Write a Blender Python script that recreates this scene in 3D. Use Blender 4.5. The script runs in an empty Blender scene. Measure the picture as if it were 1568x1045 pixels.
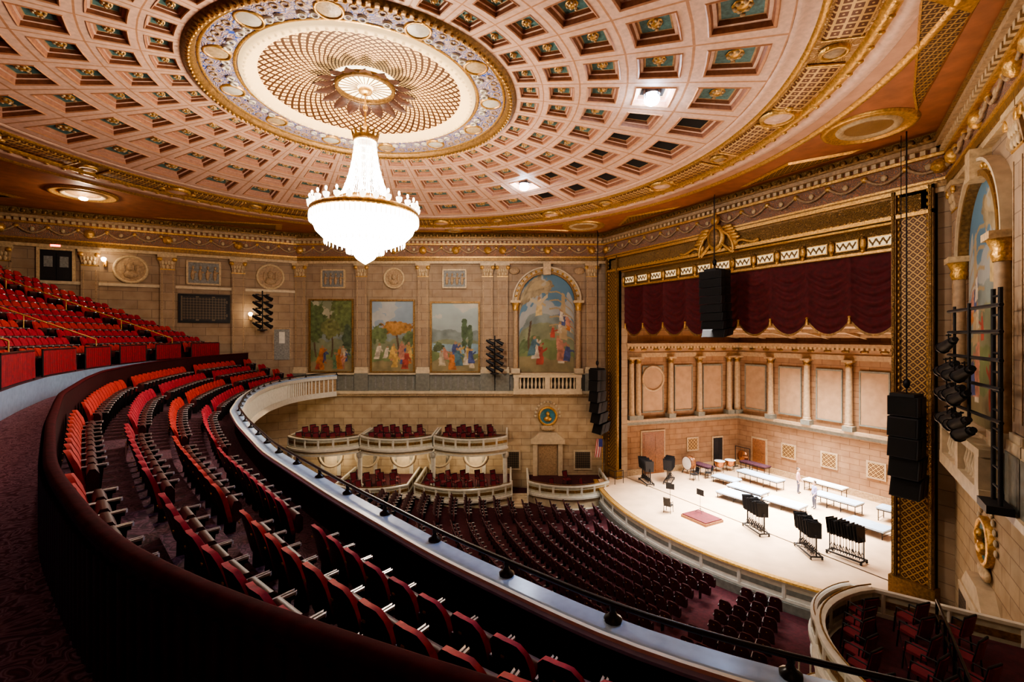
import bpy, math, random
import numpy as np
from mathutils import Vector, Matrix
random.seed(7); np.random.seed(7)
pi=math.pi; cos=math.cos; sin=math.sin
scene=bpy.context.scene
CA,SA=0.8842,0.4671
YC=18.7                      # hall axis
# ------------------------------------------------------------------ materials
MATS={}
def nt(name):
    m=bpy.data.materials.new(name); m.use_nodes=True
    n=m.node_tree.nodes; l=m.node_tree.links
    return m,n,l,n["Principled BSDF"]
def c4(c,k=1.0): return (min(c[0]*k,1),min(c[1]*k,1),min(c[2]*k,1),1)
def M(name,col,rough=.6,metal=0,var=.15,scale=3.0,bump=.0,es=0,ecol=None,spec=None):
    m,n,l,b=nt(name)
    b.inputs['Roughness'].default_value=rough; b.inputs['Metallic'].default_value=metal
    if spec is not None: b.inputs['Specular IOR Level'].default_value=spec
    tc=n.new('ShaderNodeTexCoord'); no=n.new('ShaderNodeTexNoise'); no.inputs['Scale'].default_value=scale; no.inputs['Detail'].default_value=4
    l.new(tc.outputs['Object'],no.inputs['Vector'])
    r=n.new('ShaderNodeValToRGB'); r.color_ramp.elements[0].position=.3; r.color_ramp.elements[1].position=.7
    r.color_ramp.elements[0].color=c4(col,1-var); r.color_ramp.elements[1].color=c4(col,1+var)
    l.new(no.outputs['Fac'],r.inputs['Fac']); l.new(r.outputs['Color'],b.inputs['Base Color'])
    if bump>0:
        bp=n.new('ShaderNodeBump'); bp.inputs['Strength'].default_value=bump; bp.inputs['Distance'].default_value=.05
        l.new(no.outputs['Fac'],bp.inputs['Height']); l.new(bp.outputs['Normal'],b.inputs['Normal'])
    if es>0:
        b.inputs['Emission Color'].default_value=c4(ecol or col); b.inputs['Emission Strength'].default_value=es
    MATS[name]=m; return m
def STONE(name,c1,c2,mortar,bw=1.3,bh=.5,rough=.8):
    m,n,l,b=nt(name); b.inputs['Roughness'].default_value=rough
    tc=n.new('ShaderNodeTexCoord'); br=n.new('ShaderNodeTexBrick')
    br.inputs['Color1'].default_value=c4(c1); br.inputs['Color2'].default_value=c4(c2); br.inputs['Mortar'].default_value=c4(mortar)
    br.inputs['Scale'].default_value=1; br.inputs['Brick Width'].default_value=bw; br.inputs['Row Height'].default_value=bh; br.inputs['Mortar Size'].default_value=.018
    l.new(tc.outputs['UV'],br.inputs['Vector'])
    no=n.new('ShaderNodeTexNoise'); no.inputs['Scale'].default_value=1.7; no.inputs['Detail'].default_value=6
    l.new(tc.outputs['Object'],no.inputs['Vector'])
    mx=n.new('ShaderNodeMixRGB'); mx.blend_type='MULTIPLY'; mx.inputs['Fac'].default_value=.6
    r=n.new('ShaderNodeValToRGB'); r.color_ramp.elements[0].position=.3; r.color_ramp.elements[0].color=(.6,.52,.44,1); r.color_ramp.elements[1].position=.7; r.color_ramp.elements[1].color=(1,1,1,1)
    l.new(no.outputs['Fac'],r.inputs['Fac']); l.new(br.outputs['Color'],mx.inputs['Color1']); l.new(r.outputs['Color'],mx.inputs['Color2'])
    l.new(mx.outputs['Color'],b.inputs['Base Color'])
    bp=n.new('ShaderNodeBump'); bp.inputs['Strength'].default_value=.4; bp.inputs['Distance'].default_value=.02; bp.invert=True
    l.new(br.outputs['Fac'],bp.inputs['Height']); l.new(bp.outputs['Normal'],b.inputs['Normal'])
    MATS[name]=m
def ORN(name,cols,scale=2.0,rough=.5,metal=0,stretch=(1,1,1),bump=.6,es=0,freq=4,coord='UV'):
    m,n,l,b=nt(name); b.inputs['Roughness'].default_value=rough; b.inputs['Metallic'].default_value=metal
    tc=n.new('ShaderNodeTexCoord'); mp=n.new('ShaderNodeMapping'); mp.inputs['Scale'].default_value=stretch
    l.new(tc.outputs[coord],mp.inputs['Vector'])
    no=n.new('ShaderNodeTexNoise'); no.inputs['Scale'].default_value=scale*.7; no.inputs['Detail'].default_value=1; no.inputs['Distortion'].default_value=2.5
    l.new(mp.outputs['Vector'],no.inputs['Vector'])
    vo=n.new('ShaderNodeTexVoronoi'); vo.inputs['Scale'].default_value=scale; vo.feature='DISTANCE_TO_EDGE'; vo.inputs['Randomness'].default_value=.45
    l.new(mp.outputs['Vector'],vo.inputs['Vector'])
    ad=n.new('ShaderNodeMath'); ad.operation='MULTIPLY_ADD'; l.new(vo.outputs['Distance'],ad.inputs[0]); ad.inputs[1].default_value=.9; 
    l.new(no.outputs['Fac'],ad.inputs[2])
    w=n.new('ShaderNodeMath'); w.operation='PINGPONG'; w.inputs[1].default_value=.5
    m3=n.new('ShaderNodeMath'); m3.operation='MULTIPLY'; m3.inputs[1].default_value=freq
    l.new(ad.outputs[0],m3.inputs[0]); l.new(m3.outputs[0],w.inputs[0])
    m2=n.new('ShaderNodeMath'); m2.operation='MULTIPLY'; m2.inputs[1].default_value=2; l.new(w.outputs[0],m2.inputs[0])
    r=n.new('ShaderNodeValToRGB')
    e=r.color_ramp.elements; e[0].color=c4(cols[0]); e[1].color=c4(cols[-1])
    k=len(cols)
    for i in range(1,k-1):
        q=e.new(i/(k-1)); q.color=c4(cols[i])
    l.new(m2.outputs[0],r.inputs['Fac']); l.new(r.outputs['Color'],b.inputs['Base Color'])
    bp=n.new('ShaderNodeBump'); bp.inputs['Strength'].default_value=bump; bp.inputs['Distance'].default_value=.05
    l.new(m2.outputs[0],bp.inputs['Height']); l.new(bp.outputs['Normal'],b.inputs['Normal'])
    if es>0:
        l.new(r.outputs['Color'],b.inputs['Emission Color']); b.inputs['Emission Strength'].default_value=es
    MATS[name]=m
def LATTICE(name,bg,line,width=.12,es=0,rough=.5,metal=0,diag=True):
    m,n,l,b=nt(name); b.inputs['Roughness'].default_value=rough; b.inputs['Metallic'].default_value=metal
    tc=n.new('ShaderNodeTexCoord'); sp=n.new('ShaderNodeSeparateXYZ'); l.new(tc.outputs['UV'],sp.inputs[0])
    def ma(op,a,bv):
        q=n.new('ShaderNodeMath'); q.operation=op
        for i,x in enumerate((a,bv)):
            if x is None: continue
            if isinstance(x,(int,float)): q.inputs[i].default_value=x
            else: l.new(x,q.inputs[i])
        return q.outputs[0]
    X,Y=sp.outputs[0],sp.outputs[1]
    if diag: a=ma('ADD',X,Y); d=ma('SUBTRACT',X,Y)
    else: a=X; d=Y
    fa=ma('ABSOLUTE',ma('SUBTRACT',ma('FRACT',a,None),.5),None); fd=ma('ABSOLUTE',ma('SUBTRACT',ma('FRACT',d,None),.5),None)
    mn=ma('MINIMUM',fa,fd); st=ma('LESS_THAN',mn,width)
    ds=ma('ADD',ma('POWER',ma('SUBTRACT',fa,.5),2.0),ma('POWER',ma('SUBTRACT',fd,.5),2.0))
    dot=ma('LESS_THAN',ds,.012)
    mm=ma('MAXIMUM',st,dot)
    mx=n.new('ShaderNodeMixRGB'); mx.inputs['Color1'].default_value=c4(bg); mx.inputs['Color2'].default_value=c4(line); l.new(mm,mx.inputs['Fac'])
    l.new(mx.outputs[0],b.inputs['Base Color'])
    bp=n.new('ShaderNodeBump'); bp.inputs['Strength'].default_value=.8; bp.inputs['Distance'].default_value=.04
    l.new(mm,bp.inputs['Height']); l.new(bp.outputs['Normal'],b.inputs['Normal'])
    if es>0:
        l.new(mx.outputs[0],b.inputs['Emission Color']); b.inputs['Emission Strength'].default_value=es
    MATS[name]=m
def VCOL(name,rough=.7):
    m,n,l,b=nt(name); b.inputs['Roughness'].default_value=rough
    a=n.new('ShaderNodeVertexColor'); a.layer_name='Col'
    l.new(a.outputs['Color'],b.inputs['Base Color'])
    MATS[name]=m

STONE('stone_pink',(.38,.275,.175),(.33,.24,.16),(.20,.14,.095),1.6,.62)
STONE('stone_cream',(.54,.42,.26),(.47,.37,.235),(.27,.19,.115),1.5,.55)
STONE('stone_shell',(.33,.19,.10),(.28,.16,.085),(.17,.09,.045),1.2,.42)
M('shell_panel',(.36,.225,.13),.7,0,.14,2)
M('shell_trim',(.38,.26,.15),.6,0,.2,6,.2)
M('cream',(.55,.45,.30),.55,0,.14,4,.1)
M('cream_trim',(.50,.37,.21),.5,0,.25,8,.3)
M('white_trim',(.62,.59,.50),.45,0,.1,5)
M('box_panel',(.46,.44,.33),.55,0,.15,5)
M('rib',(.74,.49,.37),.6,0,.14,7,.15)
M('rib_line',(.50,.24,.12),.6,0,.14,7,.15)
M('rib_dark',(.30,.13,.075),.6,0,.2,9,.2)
M('panel_frame',(.46,.30,.16),.6,.1,.2,9,.2)
M('gold',(.60,.35,.10),.38,.6,.35,12,.4)
M('gold_dark',(.24,.135,.045),.45,.5,.4,10,.5)
M('teal',(.07,.17,.17),.6,0,.35,10)
M('black_panel',(.006,.006,.006),.9,0,.1)
M('orange_cove',(.36,.13,.05),.6,0,.2,2,.1)
M('pink_cove',(.56,.31,.20),.6,0,.15,2,.1)
M('dado',(.17,.17,.14),.6,0,.2,5)
M('dark_metal',(.012,.012,.014),.6,.2,.2,5)
M('black_rail',(.010,.009,.010),.32,.3,.1,5)
M('ledge_blue',(.30,.42,.62),.2,0,.1,6)  # blue light falling on the pale ledge is mixed into this colour
M('seat_red',(.30,.008,.026),.75,0,.3,14,.1)
M('seat_orange',(.38,.020,.014),.7,0,.25,14,.1)
M('seat_shell',(.045,.005,.007),.5,0,.3,8)
M('seat_orch',(.05,.006,.010),.65,0,.3,8)
M('arm_wood',(.40,.37,.38),.22,.2,.25,20)  # pale tone paints the reflections on the armrest tops
M('iron',(.02,.018,.02),.45,.6,.1)
M('velvet_dark',(.030,.003,.005),.8,0,.3,10,.1,spec=.2)
M('velvet_cap',(.055,.005,.008),.9,0,.3,10,.1,spec=.1)
M('drape_red',(.24,.008,.018),.75,0,.3,9,.1)
M('curtain',(.085,.004,.007),.8,0,.3,5,.1)
M('stage_wood',(.66,.45,.28),.35,0,.12,1.2)
ORN('carpet',[(.022,.006,.012),(.045,.010,.02),(.10,.035,.06),(.05,.012,.02)],3.0,.95,0,bump=.2,coord='Object')
ORN('carpet_aisle',[(.06,.014,.03),(.10,.02,.035),(.26,.14,.18),(.12,.03,.05)],3.4,.95,0,bump=.2,coord='Object')  # lighter copy of the carpet, coloured as if lit
M('carpet_red',(.055,.006,.010),.95,0,.3,7,.2)
M('wood',(.22,.085,.03),.45,0,.3,9)
M('table_top',(.42,.52,.66),.4,0,.08,3)
M('lamp_white',(1,.93,.82),.5,0,0,1,0,10,(1,.90,.76))
M('bulb',(1,.9,.75),.5,0,0,1,0,12,(1,.80,.55))
M('spot_lens',(1,1,1),.5,0,0,1,0,120,(.70,.82,1))
M('crystal',(.95,.92,.88),.1,0,.05,1,0,2.4,(1,.88,.74))
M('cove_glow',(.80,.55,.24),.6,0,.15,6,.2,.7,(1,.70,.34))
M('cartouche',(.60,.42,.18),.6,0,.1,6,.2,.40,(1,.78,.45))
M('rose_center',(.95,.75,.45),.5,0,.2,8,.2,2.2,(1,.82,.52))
M('leaf_red',(.045,.014,.006),.5,.1,.4,8,.3)
M('exit_red',(1,.05,.05),.5,0,0,1,0,6,(1,.05,.04))
M('niche_teal',(.05,.20,.26),.5,0,.2,8)
M('drum_white',(.85,.85,.85),.4,0,.05)
M('copper',(.45,.2,.09),.25,.9,.1)
M('skin',(.62,.40,.30),.6,0,.05); M('hair',(.04,.025,.015),.7,0,.2,30)
M('cloth_a',(.30,.28,.50),.8,0,.1); M('cloth_b',(.06,.07,.12),.8,0,.1); M('cloth_c',(.55,.30,.28),.8,0,.1)
M('flag_red',(.45,.02,.03),.8,0,.1); M('flag_white',(.7,.7,.7),.8,0,.05); M('flag_blue',(.02,.03,.2),.8,0,.1)
M('relief_grey',(.20,.20,.185),.6,0,.3,9,.5)
M('relief_tan',(.36,.24,.13),.6,0,.3,9,.5)
ORN('frieze_blue',[(.01,.05,.42),(.03,.09,.45),(.60,.56,.52),(.62,.44,.24),(.02,.08,.44),(.60,.32,.10),(.58,.56,.58)],1.9,.6,freq=4.5)
ORN('frieze_wall',[(.30,.17,.08),(.06,.08,.13),(.48,.30,.13),(.30,.06,.04),(.38,.26,.14)],3.0,.6,freq=5)
ORN('gold_carved',[(.05,.03,.012),(.24,.14,.05),(.52,.33,.12),(.16,.09,.035)],5.0,.42,.45)
ORN('gold_band',[(.22,.09,.04),(.52,.32,.12),(.58,.35,.15),(.25,.13,.06)],3.0,.45,.3)
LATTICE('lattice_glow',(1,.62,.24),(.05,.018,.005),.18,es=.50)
LATTICE('lattice_gold',(.09,.04,.015),(.50,.31,.10),.10,metal=.35)
LATTICE('lattice_orange',(.13,.045,.018),(.66,.42,.16),.13,metal=.2,diag=False)
LATTICE('grille',(.01,.01,.01),(.14,.10,.06),.10,diag=False)
VCOL('mural_paint')

# ------------------------------------------------------------------ mesh builder
class MB:
    def __init__(s): s.v=[];s.f=[];s.m=[];s.sm=[];s.uv=[];s.slots=[];s.col=None
    def slot(s,name):
        if name not in s.slots: s.slots.append(name)
        return s.slots.index(name)
    def add(s,vs,fs,mat,T=None,smooth=False,uv=None):
        b=len(s.v); mi=s.slot(mat)
        s.v.extend([T(*p) for p in vs] if T else [tuple(p) for p in vs])
        for f in fs:
            s.f.append(tuple(b+i for i in f)); s.m.append(mi); s.sm.append(smooth)
            if uv is not None:
                s.uv.extend(uv[i] for i in f)
            else:
                a,bb,c=vs[f[0]],vs[f[1]],vs[f[2]]
                e1=(bb[0]-a[0],bb[1]-a[1],bb[2]-a[2]); e2=(c[0]-a[0],c[1]-a[1],c[2]-a[2])
                n=(e1[1]*e2[2]-e1[2]*e2[1],e1[2]*e2[0]-e1[0]*e2[2],e1[0]*e2[1]-e1[1]*e2[0])
                if abs(n[2])>max(abs(n[0]),abs(n[1])): s.uv.extend((vs[i][0],vs[i][1]) for i in f)
                elif abs(n[0])>abs(n[1]): s.uv.extend((vs[i][1],vs[i][2]) for i in f)
                else: s.uv.extend((vs[i][0],vs[i][2]) for i in f)
    def box(s,x0,x1,y0,y1,z0,z1,mat,T=None):
        v=[(x0,y0,z0),(x1,y0,z0),(x1,y1,z0),(x0,y1,z0),(x0,y0,z1),(x1,y0,z1),(x1,y1,z1),(x0,y1,z1)]
        s.add(v,[(3,2,1,0),(4,5,6,7),(0,1,5,4),(1,2,6,5),(2,3,7,6),(3,0,4,7)],mat,T)
    def cyl(s,p0,p1,r0,mat,r1=None,n=8,T=None,smooth=True,caps=True):
        r1=r0 if r1 is None else r1
        a=Vector(p0);b=Vector(p1);d=(b-a)
        if d.length<1e-6: return
        d.normalize(); u=d.orthogonal().normalized(); w=d.cross(u)
        v=[];
        for c,r in ((a,r0),(b,r1)):
            for i in range(n):
                q=c+u*(r*cos(2*pi*i/n))+w*(r*sin(2*pi*i/n)); v.append(tuple(q))
        s.add(v,[(i,(i+1)%n,n+(i+1)%n,n+i) for i in range(n)],mat,T,smooth)
        if caps: s.add(v,[tuple(range(n-1,-1,-1)),tuple(range(n,2*n))],mat,T,False)
    def tube(s,pts,r,mat,n=6,T=None):
        for a,b in zip(pts[:-1],pts[1:]): s.cyl(a,b,r,mat,n=n,T=T,caps=False)
    def lathe(s,cx,cy,prof,mat,n=24,T=None,smooth=True,us=1.0,vs=1.0,a0=0,a1=2*pi,logv=False):
        v=[];uv=[];L=0;prev=None
        for (r,z) in prof:
            if prev: L+=math.hypot(r-prev[0],z-prev[1])
            prev=(r,z)
            for i in range(n+1):
                a=a0+(a1-a0)*i/n
                v.append((cx+r*cos(a),cy+r*sin(a),z)); uv.append((us*i/n,(math.log(max(r,.01))*vs if logv else L*vs)))
        f=[]
        for j in range(len(prof)-1):
            for i in range(n):
                p=j*(n+1)+i; f.append((p,p+1,p+n+2,p+n+1))
        s.add(v,f,mat,T,smooth,uv)
    def wlathe(s,u,z,prof,mat,T,n=24,w0=0,sx=1.0):
        v=[]
        for (r,w) in prof:
            for i in range(n): v.append((u+sx*r*cos(2*pi*i/n),w0+w,z+r*sin(2*pi*i/n)))
        f=[(j*n+i,j*n+(i+1)%n,(j+1)*n+(i+1)%n,(j+1)*n+i) for j in range(len(prof)-1) for i in range(n)]
        s.add(v,f,mat,T,True)
    def ell(s,c,r,mat,T=None,n=10,m=6):
        v=[];
        for j in range(m+1):
            b=-pi/2+pi*j/m
            for i in range(n): v.append((c[0]+r[0]*cos(b)*cos(2*pi*i/n),c[1]+r[1]*cos(b)*sin(2*pi*i/n),c[2]+r[2]*sin(b)))
        f=[(j*n+i,j*n+(i+1)%n,(j+1)*n+(i+1)%n,(j+1)*n+i) for j in range(m) for i in range(n)]
        s.add(v,f,mat,T,True)
    def sweep(s,path,prof,mat,T=None,smooth=False,closed=True):
        n=len(path);N=[]
        for i in range(n):
            a=path[max(i-1,0)];b=path[min(i+1,n-1)]
            dx,dy=b[0]-a[0],b[1]-a[1];L=math.hypot(dx,dy) or 1
            N.append((-dy/L,dx/L))
        k=len(prof);v=[];uv=[];D=0
        for i in range(n):
            if i: D+=math.hypot(path[i][0]-path[i-1][0],path[i][1]-path[i-1][1])
            for (o,z) in prof:
                v.append((path[i][0]+N[i][0]*o,path[i][1]+N[i][1]*o,z)); uv.append((D,z+o))
        f=[];kk=k if closed else k-1
        for i in range(n-1):
            for j in range(kk): f.append((i*k+j,i*k+(j+1)%k,(i+1)*k+(j+1)%k,(i+1)*k+j))
        s.add(v,f,mat,T,smooth,uv)
        if closed: s.add(v,[tuple(range(k)),tuple(range((n-1)*k,n*k))],mat,T,False,uv)
    def obj(s,name,parent=None):
        me=bpy.data.meshes.new(name); me.from_pydata(s.v,[],s.f)
        for k in s.slots: me.materials.append(MATS[k])
        me.polygons.foreach_set('material_index',s.m); me.polygons.foreach_set('use_smooth',s.sm)
        ul=me.uv_layers.new(name='UVMap'); ul.data.foreach_set('uv',np.array(s.uv,dtype=np.float32).ravel())
        if s.col is not None:
            ca=me.color_attributes.new('Col','FLOAT_COLOR','POINT'); ca.data.foreach_set('color',np.array(s.col,dtype=np.float32).ravel())
        me.update()
        o=bpy.data.objects.new(name,me); scene.collection.objects.link(o)
        if parent: o.parent=parent
        return o
def empty(name,loc=(0,0,0)):
    o=bpy.data.objects.new(name,None); o.location=loc; scene.collection.objects.link(o); return o

# ------------------------------------------------------------------ frames
def TL(u,w,z): return (17.37+CA*u-SA*w, 32.88-SA*u-CA*w, z)
def TR(u,w,z): p=TL(u,w,z); return (p[0],2*YC-p[1],z)
def TLr(u,w,z): return (u,40.9-w,z)
def TRr(u,w,z): return (u,-3.5+w,z)
def TP(u,w,z): return (24-w,u,z)
POLY=[(24,8.03),(24,29.37),(2.26,40.9),(-20,40.9),(-20,-3.5),(2.26,-3.5)]
def half(X): return 22.2 if X<=2.26 else 22.2-(X-2.26)*.5292
def inside(X,Y,m=0.05): return -20+m<X<24-m and abs(Y-YC)<half(X)-m

# ------------------------------------------------------------------ room shell
for T,nm in ((TL,'left'),(TR,'right')):
    b=MB()
    b.box(-17.3,7.55,-.4,0,-4.5,8.4,'stone_pink',T); b.box(-17.3,7.55,-.4,0,-13,-4.5,'stone_cream',T)
    b.obj('wall_'+nm)
for T,nm in ((TLr,'left_rear'),(TRr,'right_rear')):
    b=MB(); b.box(-20.3,2.3,-.4,0,-13,8.4,'stone_pink',T); b.obj('wall_'+nm)
b=MB(); b.box(-20.4,-20,-4,41.3,-13,8.4,'stone_pink'); b.obj('wall_rear')
b=MB()
b.box(27.5,29.6,-.6,0,-13,8.4,'stone_pink',TP); b.box(7.8,9.96,-.6,0,-13,8.4,'stone_pink',TP); b.box(9.96,27.5,-.6,0,4.95,8.4,'stone_pink',TP)
b.obj('wall_proscenium')
def zf(X): return -12.25+max(0,(19-X))*.07
b=MB()
xs=[24,19,14,8,2.26,-6,-20]
vs=[];fs=[]
for i,X in enumerate(xs):
    vs+= [(X,YC-half(X),zf(X)),(X,YC+half(X),zf(X))]
fs=[(2*i,2*i+1,2*i+3,2*i+2) for i in range(len(xs)-1)]
b.add(vs,fs,'carpet_red'); b.obj('floor')

# ------------------------------------------------------------------ ceiling
CX=3.4
def zd(r): return 9.2-(r-5.7)*.09
b=MB()
rows=[5.9,6.95,8.3,9.95,11.95,14.45]
BL={3:[-24,-14,-4,6,16],4:[-24,-14,-4,6,16,26]}
LIT=[(3,-34),(3,26)]
for ri in range(5):
    r0,r1=rows[ri],rows[ri+1]; dr=r1-r0
    for k in range(36):
        ac=6+10*k; ac=(ac+180)%360-180; a=math.radians(ac); h=math.radians(5)
        L=[(0,0),(.018,0),(.15,0),(.165,-.03),(.19,0),(.21,.14),(.25,.14),(.265,.26),(.29,.26)]
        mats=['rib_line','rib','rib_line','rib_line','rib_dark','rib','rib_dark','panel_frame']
        loops=[]
        for (f,dz) in L:
            q=[]
            for rr in (r0+f*dr,r1-f*dr):
                for aa in (-1,0,1):
                    A=a+aa*h*(1-2*f); zz=zd(rr)+dz*min(1,dr/1.8)
                    q.append((CX+rr*cos(A),YC+rr*sin(A),zz))
            q=[q[0],q[1],q[2],q[5],q[4],q[3]]
            loops.append(q)
        for j in range(len(L)-1):
            vs=loops[j]+loops[j+1]
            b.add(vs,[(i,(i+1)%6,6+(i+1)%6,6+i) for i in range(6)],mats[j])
        black= ac in BL.get(ri,[]) or (ri,ac) in LIT
        b.add(loops[-1],[tuple(range(6))],'black_panel' if black else 'teal')
        rm=(r0+r1)/2; sz=dr*.10; zz=zd(rm)+.26*min(1,dr/1.8)
        if not black:
            X,Y=CX+rm*cos(a),YC+rm*sin(a)
            b.lathe(X,Y,[(sz*1.15,zz-.005),(sz*1.05,zz-.05),(sz*.8,zz-.03),(sz*.55,zz-.08),(0.0,zz-.10)],'gold',8)
            for p in range(6):
                b.ell((X+sz*.75*cos(p*pi/3),Y+sz*.75*sin(p*pi/3),zz-.05),(sz*.33,sz*.33,.05),'cream_trim',n=5,m=3)
            for s_ in (-1,1):
                b.ell((X-s_*sz*1.6*sin(a),Y+s_*sz*1.6*cos(a),zz-.02),(sz*.34,sz*.34,.04),'panel_frame',n=5,m=3)
N=144
b.lathe(CX,YC,[(5.9,zd(5.9)),(5.85,9.12),(5.7,9.06),(5.55,9.12),(5.5,9.28)],'gold_dark',N,us=100)
b.lathe(CX,YC,[(5.5,9.28),(4.3,9.42)],'frieze_blue',N,us=34,vs=1.2)
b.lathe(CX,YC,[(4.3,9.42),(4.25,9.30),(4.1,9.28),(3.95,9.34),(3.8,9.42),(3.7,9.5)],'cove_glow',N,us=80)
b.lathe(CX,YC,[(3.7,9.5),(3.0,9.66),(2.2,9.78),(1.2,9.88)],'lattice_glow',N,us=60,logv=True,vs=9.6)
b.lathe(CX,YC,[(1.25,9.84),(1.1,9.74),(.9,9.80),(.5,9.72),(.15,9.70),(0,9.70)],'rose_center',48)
for k in range(24):
    a=2*pi*k/24; b.cyl((CX+.3*cos(a),YC+.3*sin(a),9.68),(CX+1.1*cos(a),YC+1.1*sin(a),9.73),.018,'gold_dark',n=4)
b.lathe(CX,YC,[(14.45,zd(14.45)),(14.55,8.34),(14.65,8.40),(15.0,8.37)],'rib',N)
b.lathe(CX,YC,[(15.0,8.37),(15.08,8.27),(15.2,8.33)],'gold',N)
b.lathe(CX,YC,[(15.2,8.33),(16.35,8.24)],'gold_band',N,us=100,vs=1)
b.lathe(CX,YC,[(16.35,8.24),(16.42,8.12),(16.6,8.10),(16.75,8.20)],'gold',N)
b.lathe(CX,YC,[(16.75,8.20),(16.85,8.10),(17.05,8.08),(17.15,8.14),(17.3,8.15)],'rib',N)
for k in range(24):
    a0=math.radians(15*k+2.4); a1=math.radians(15*k+12.6)
    b.lathe(CX,YC,[(15.28,8.31),(15.33,8.26),(16.22,8.19),(16.27,8.24)],'lattice_orange',10,us=10,vs=3.6,a0=a0,a1=a1)
    for q in (a0,a1): b.cyl((CX+15.28*cos(q),YC+15.28*sin(q),8.27),(CX+16.3*cos(q),YC+16.3*sin(q),8.2),.05,'gold',n=5)
    a=math.radians(15*k); X,Y=CX+15.78*cos(a),YC+15.78*sin(a)
    if k%2==0:
        b.lathe(X,Y,[(.62,8.28),(.60,8.14),(.50,8.14),(.47,8.2)],'gold',20); b.lathe(X,Y,[(.47,8.20),(.40,8.2),(.2,8.14),(0,8.10)],'rib',14)
        for s_ in (-1,1): b.ell((X-s_*.75*sin(a),Y+s_*.75*cos(a),8.2),(.16,.16,.07),'gold',n=8,m=4)
    else:
        b.lathe(X,Y,[(.40,8.27),(.38,8.16),(.30,8.16),(.28,8.22)],'gold',16); b.lathe(X,Y,[(.28,8.22),(.2,8.16),(0,8.14)],'relief_tan',12)
for k in range(12):
    a=math.radians(30*k+8); X,Y=CX+4.9*cos(a),YC+4.9*sin(a)
    b.lathe(X,Y,[(.44,9.36),(.42,9.28),(.36,9.28),(.35,9.32)],'gold',18)
    b.lathe(X,Y,[(.35,9.32),(.2,9.29),(0,9.27)],'white_trim' if k%2 else 'cream_trim',18)
    a=math.radians(30*k+23)
    for s_ in (-1,1):
        for q in range(4):
            aa=a+s_*math.radians(2.0+q*2.4); rr=4.9+.24*(-1)**q; b.lathe(CX+rr*cos(aa),YC+rr*sin(aa),[(.15,9.35),(.13,9.29),(.09,9.29),(.07,9.34)],'white_trim' if q%2 else 'relief_tan',10)
for rr in (5.42,4.38): b.lathe(CX,YC,[(rr+.05,9.26+(5.5-rr)*.115),(rr,9.22+(5.5-rr)*.115),(rr-.05,9.27+(5.5-rr)*.115)],'gold',N)
for k in range(90):
    a=2*pi*k/90; b.ell((CX+4.1*cos(a),YC+4.1*sin(a),9.27),(.07,.07,.05),'cove_glow',n=5,m=3)
for k in range(150):
    a=2*pi*k/150; b.ell((CX+5.7*cos(a),YC+5.7*sin(a),9.04),(.07,.07,.05),'gold',n=5,m=3)
    b.ell((CX+16.6*cos(a),YC+16.6*sin(a),8.10),(.12,.12,.05),'gold',n=5,m=3)
def bound(a):
    best=1e9
    for i in range(6):
        p=POLY[i];q=POLY[(i+1)%6];dx,dy=cos(a),sin(a);ex,ey=q[0]-p[0],q[1]-p[1]
        den=dx*ey-dy*ex
        if abs(den)<1e-9: continue
        t=((p[0]-CX)*ey-(p[1]-YC)*ex)/den; s_=((p[0]-CX)*dy-(p[1]-YC)*dx)/den
        if t>0 and -1e-6<=s_<=1+1e-6: best=min(best,t)
    return best
angs=sorted([2*pi*i/180 for i in range(180)]+[math.atan2(p[1]-YC,p[0]-CX)%(2*pi) for p in POLY])
vs=[];fs=[]
for a in angs:
    R=bound(a)
    for r in (17.25,max(17.9,17.25),None):
        rr=R+.02 if r is None else min(r,R)
        vs.append((CX+rr*cos(a),YC+rr*sin(a),8.14))
n=len(angs)
b.add(vs,[(3*i,3*((i+1)%n),3*((i+1)%n)+1,3*i+1) for i in range(n)],'pink_cove')
b.add(vs,[(3*i+1,3*((i+1)%n)+1,3*((i+1)%n)+2,3*i+2) for i in range(n)],'orange_cove')
b.lathe(CX,YC,[(17.75,8.13),(17.85,8.05),(18.0,8.05),(18.1,8.13)],'gold',N)
for ang,r in ((28,19.6),(-28,19.6),(128,20.6),(-128,20.6),(58,17.6),(-58,17.6)):
    a=math.radians(ang); X,Y=CX+r*cos(a),YC+r*sin(a); R=1.25 if r>18 else .55
    b.lathe(X,Y,[(R*1.25,8.13),(R*1.2,8.03),(R*1.1,8.03),(R*1.05,8.10),(R*.85,8.10)],'gold',32)
    b.lathe(X,Y,[(R*.85,8.10),(R*.8,8.02),(R*.7,8.02),(R*.62,8.1)],'cream_trim',32)
    b.lathe(X,Y,[(R*.62,8.1),(R*.3,8.04),(0.0,8.0)],'gold_band',24,us=8,vs=5)
def tri(pts,z,mat):
    c=Vector((sum(p[0] for p in pts)/len(pts),sum(p[1] for p in pts)/len(pts),0))
    inn=[tuple(Vector((p[0],p[1],0)).lerp(c,.16)) for p in pts]
    n=len(pts); vs=[(p[0],p[1],z+.03) for p in pts]+[(p[0],p[1],z-.05) for p in inn]
    b.add(vs,[(i,(i+1)%n,n+(i+1)%n,n+i) for i in range(n)],'gold')
    iv=[(p[0],p[1],z) for p in inn]; b.add(iv,[tuple(range(n))],mat,uv=[(p[0]*3.4,p[1]*3.4) for p in inn])
for s_ in (1,-1):
    def mY(y): return YC+s_*y
    for P in ([(22.9,2.0),(22.9,8.0),(21.6,5.5)],[(19.2,9.6+1.6),(13.2,13.7),(15.2,14.1),(21.0,10.6)],
              [(8.5,17.6),(3.6,18.4),(3.0,20.8)],[(1.0,18.9),(-7.0,20.9),(1.0,21.0)],[(-12.5,19),(-18,20.8),(-18,12)]):
        tri([(x,mY(y)) for x,y in P],8.09,'lattice_gold')
b.box(-21,25.5,-5,42,9.95,10.1,'black_panel')
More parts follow.
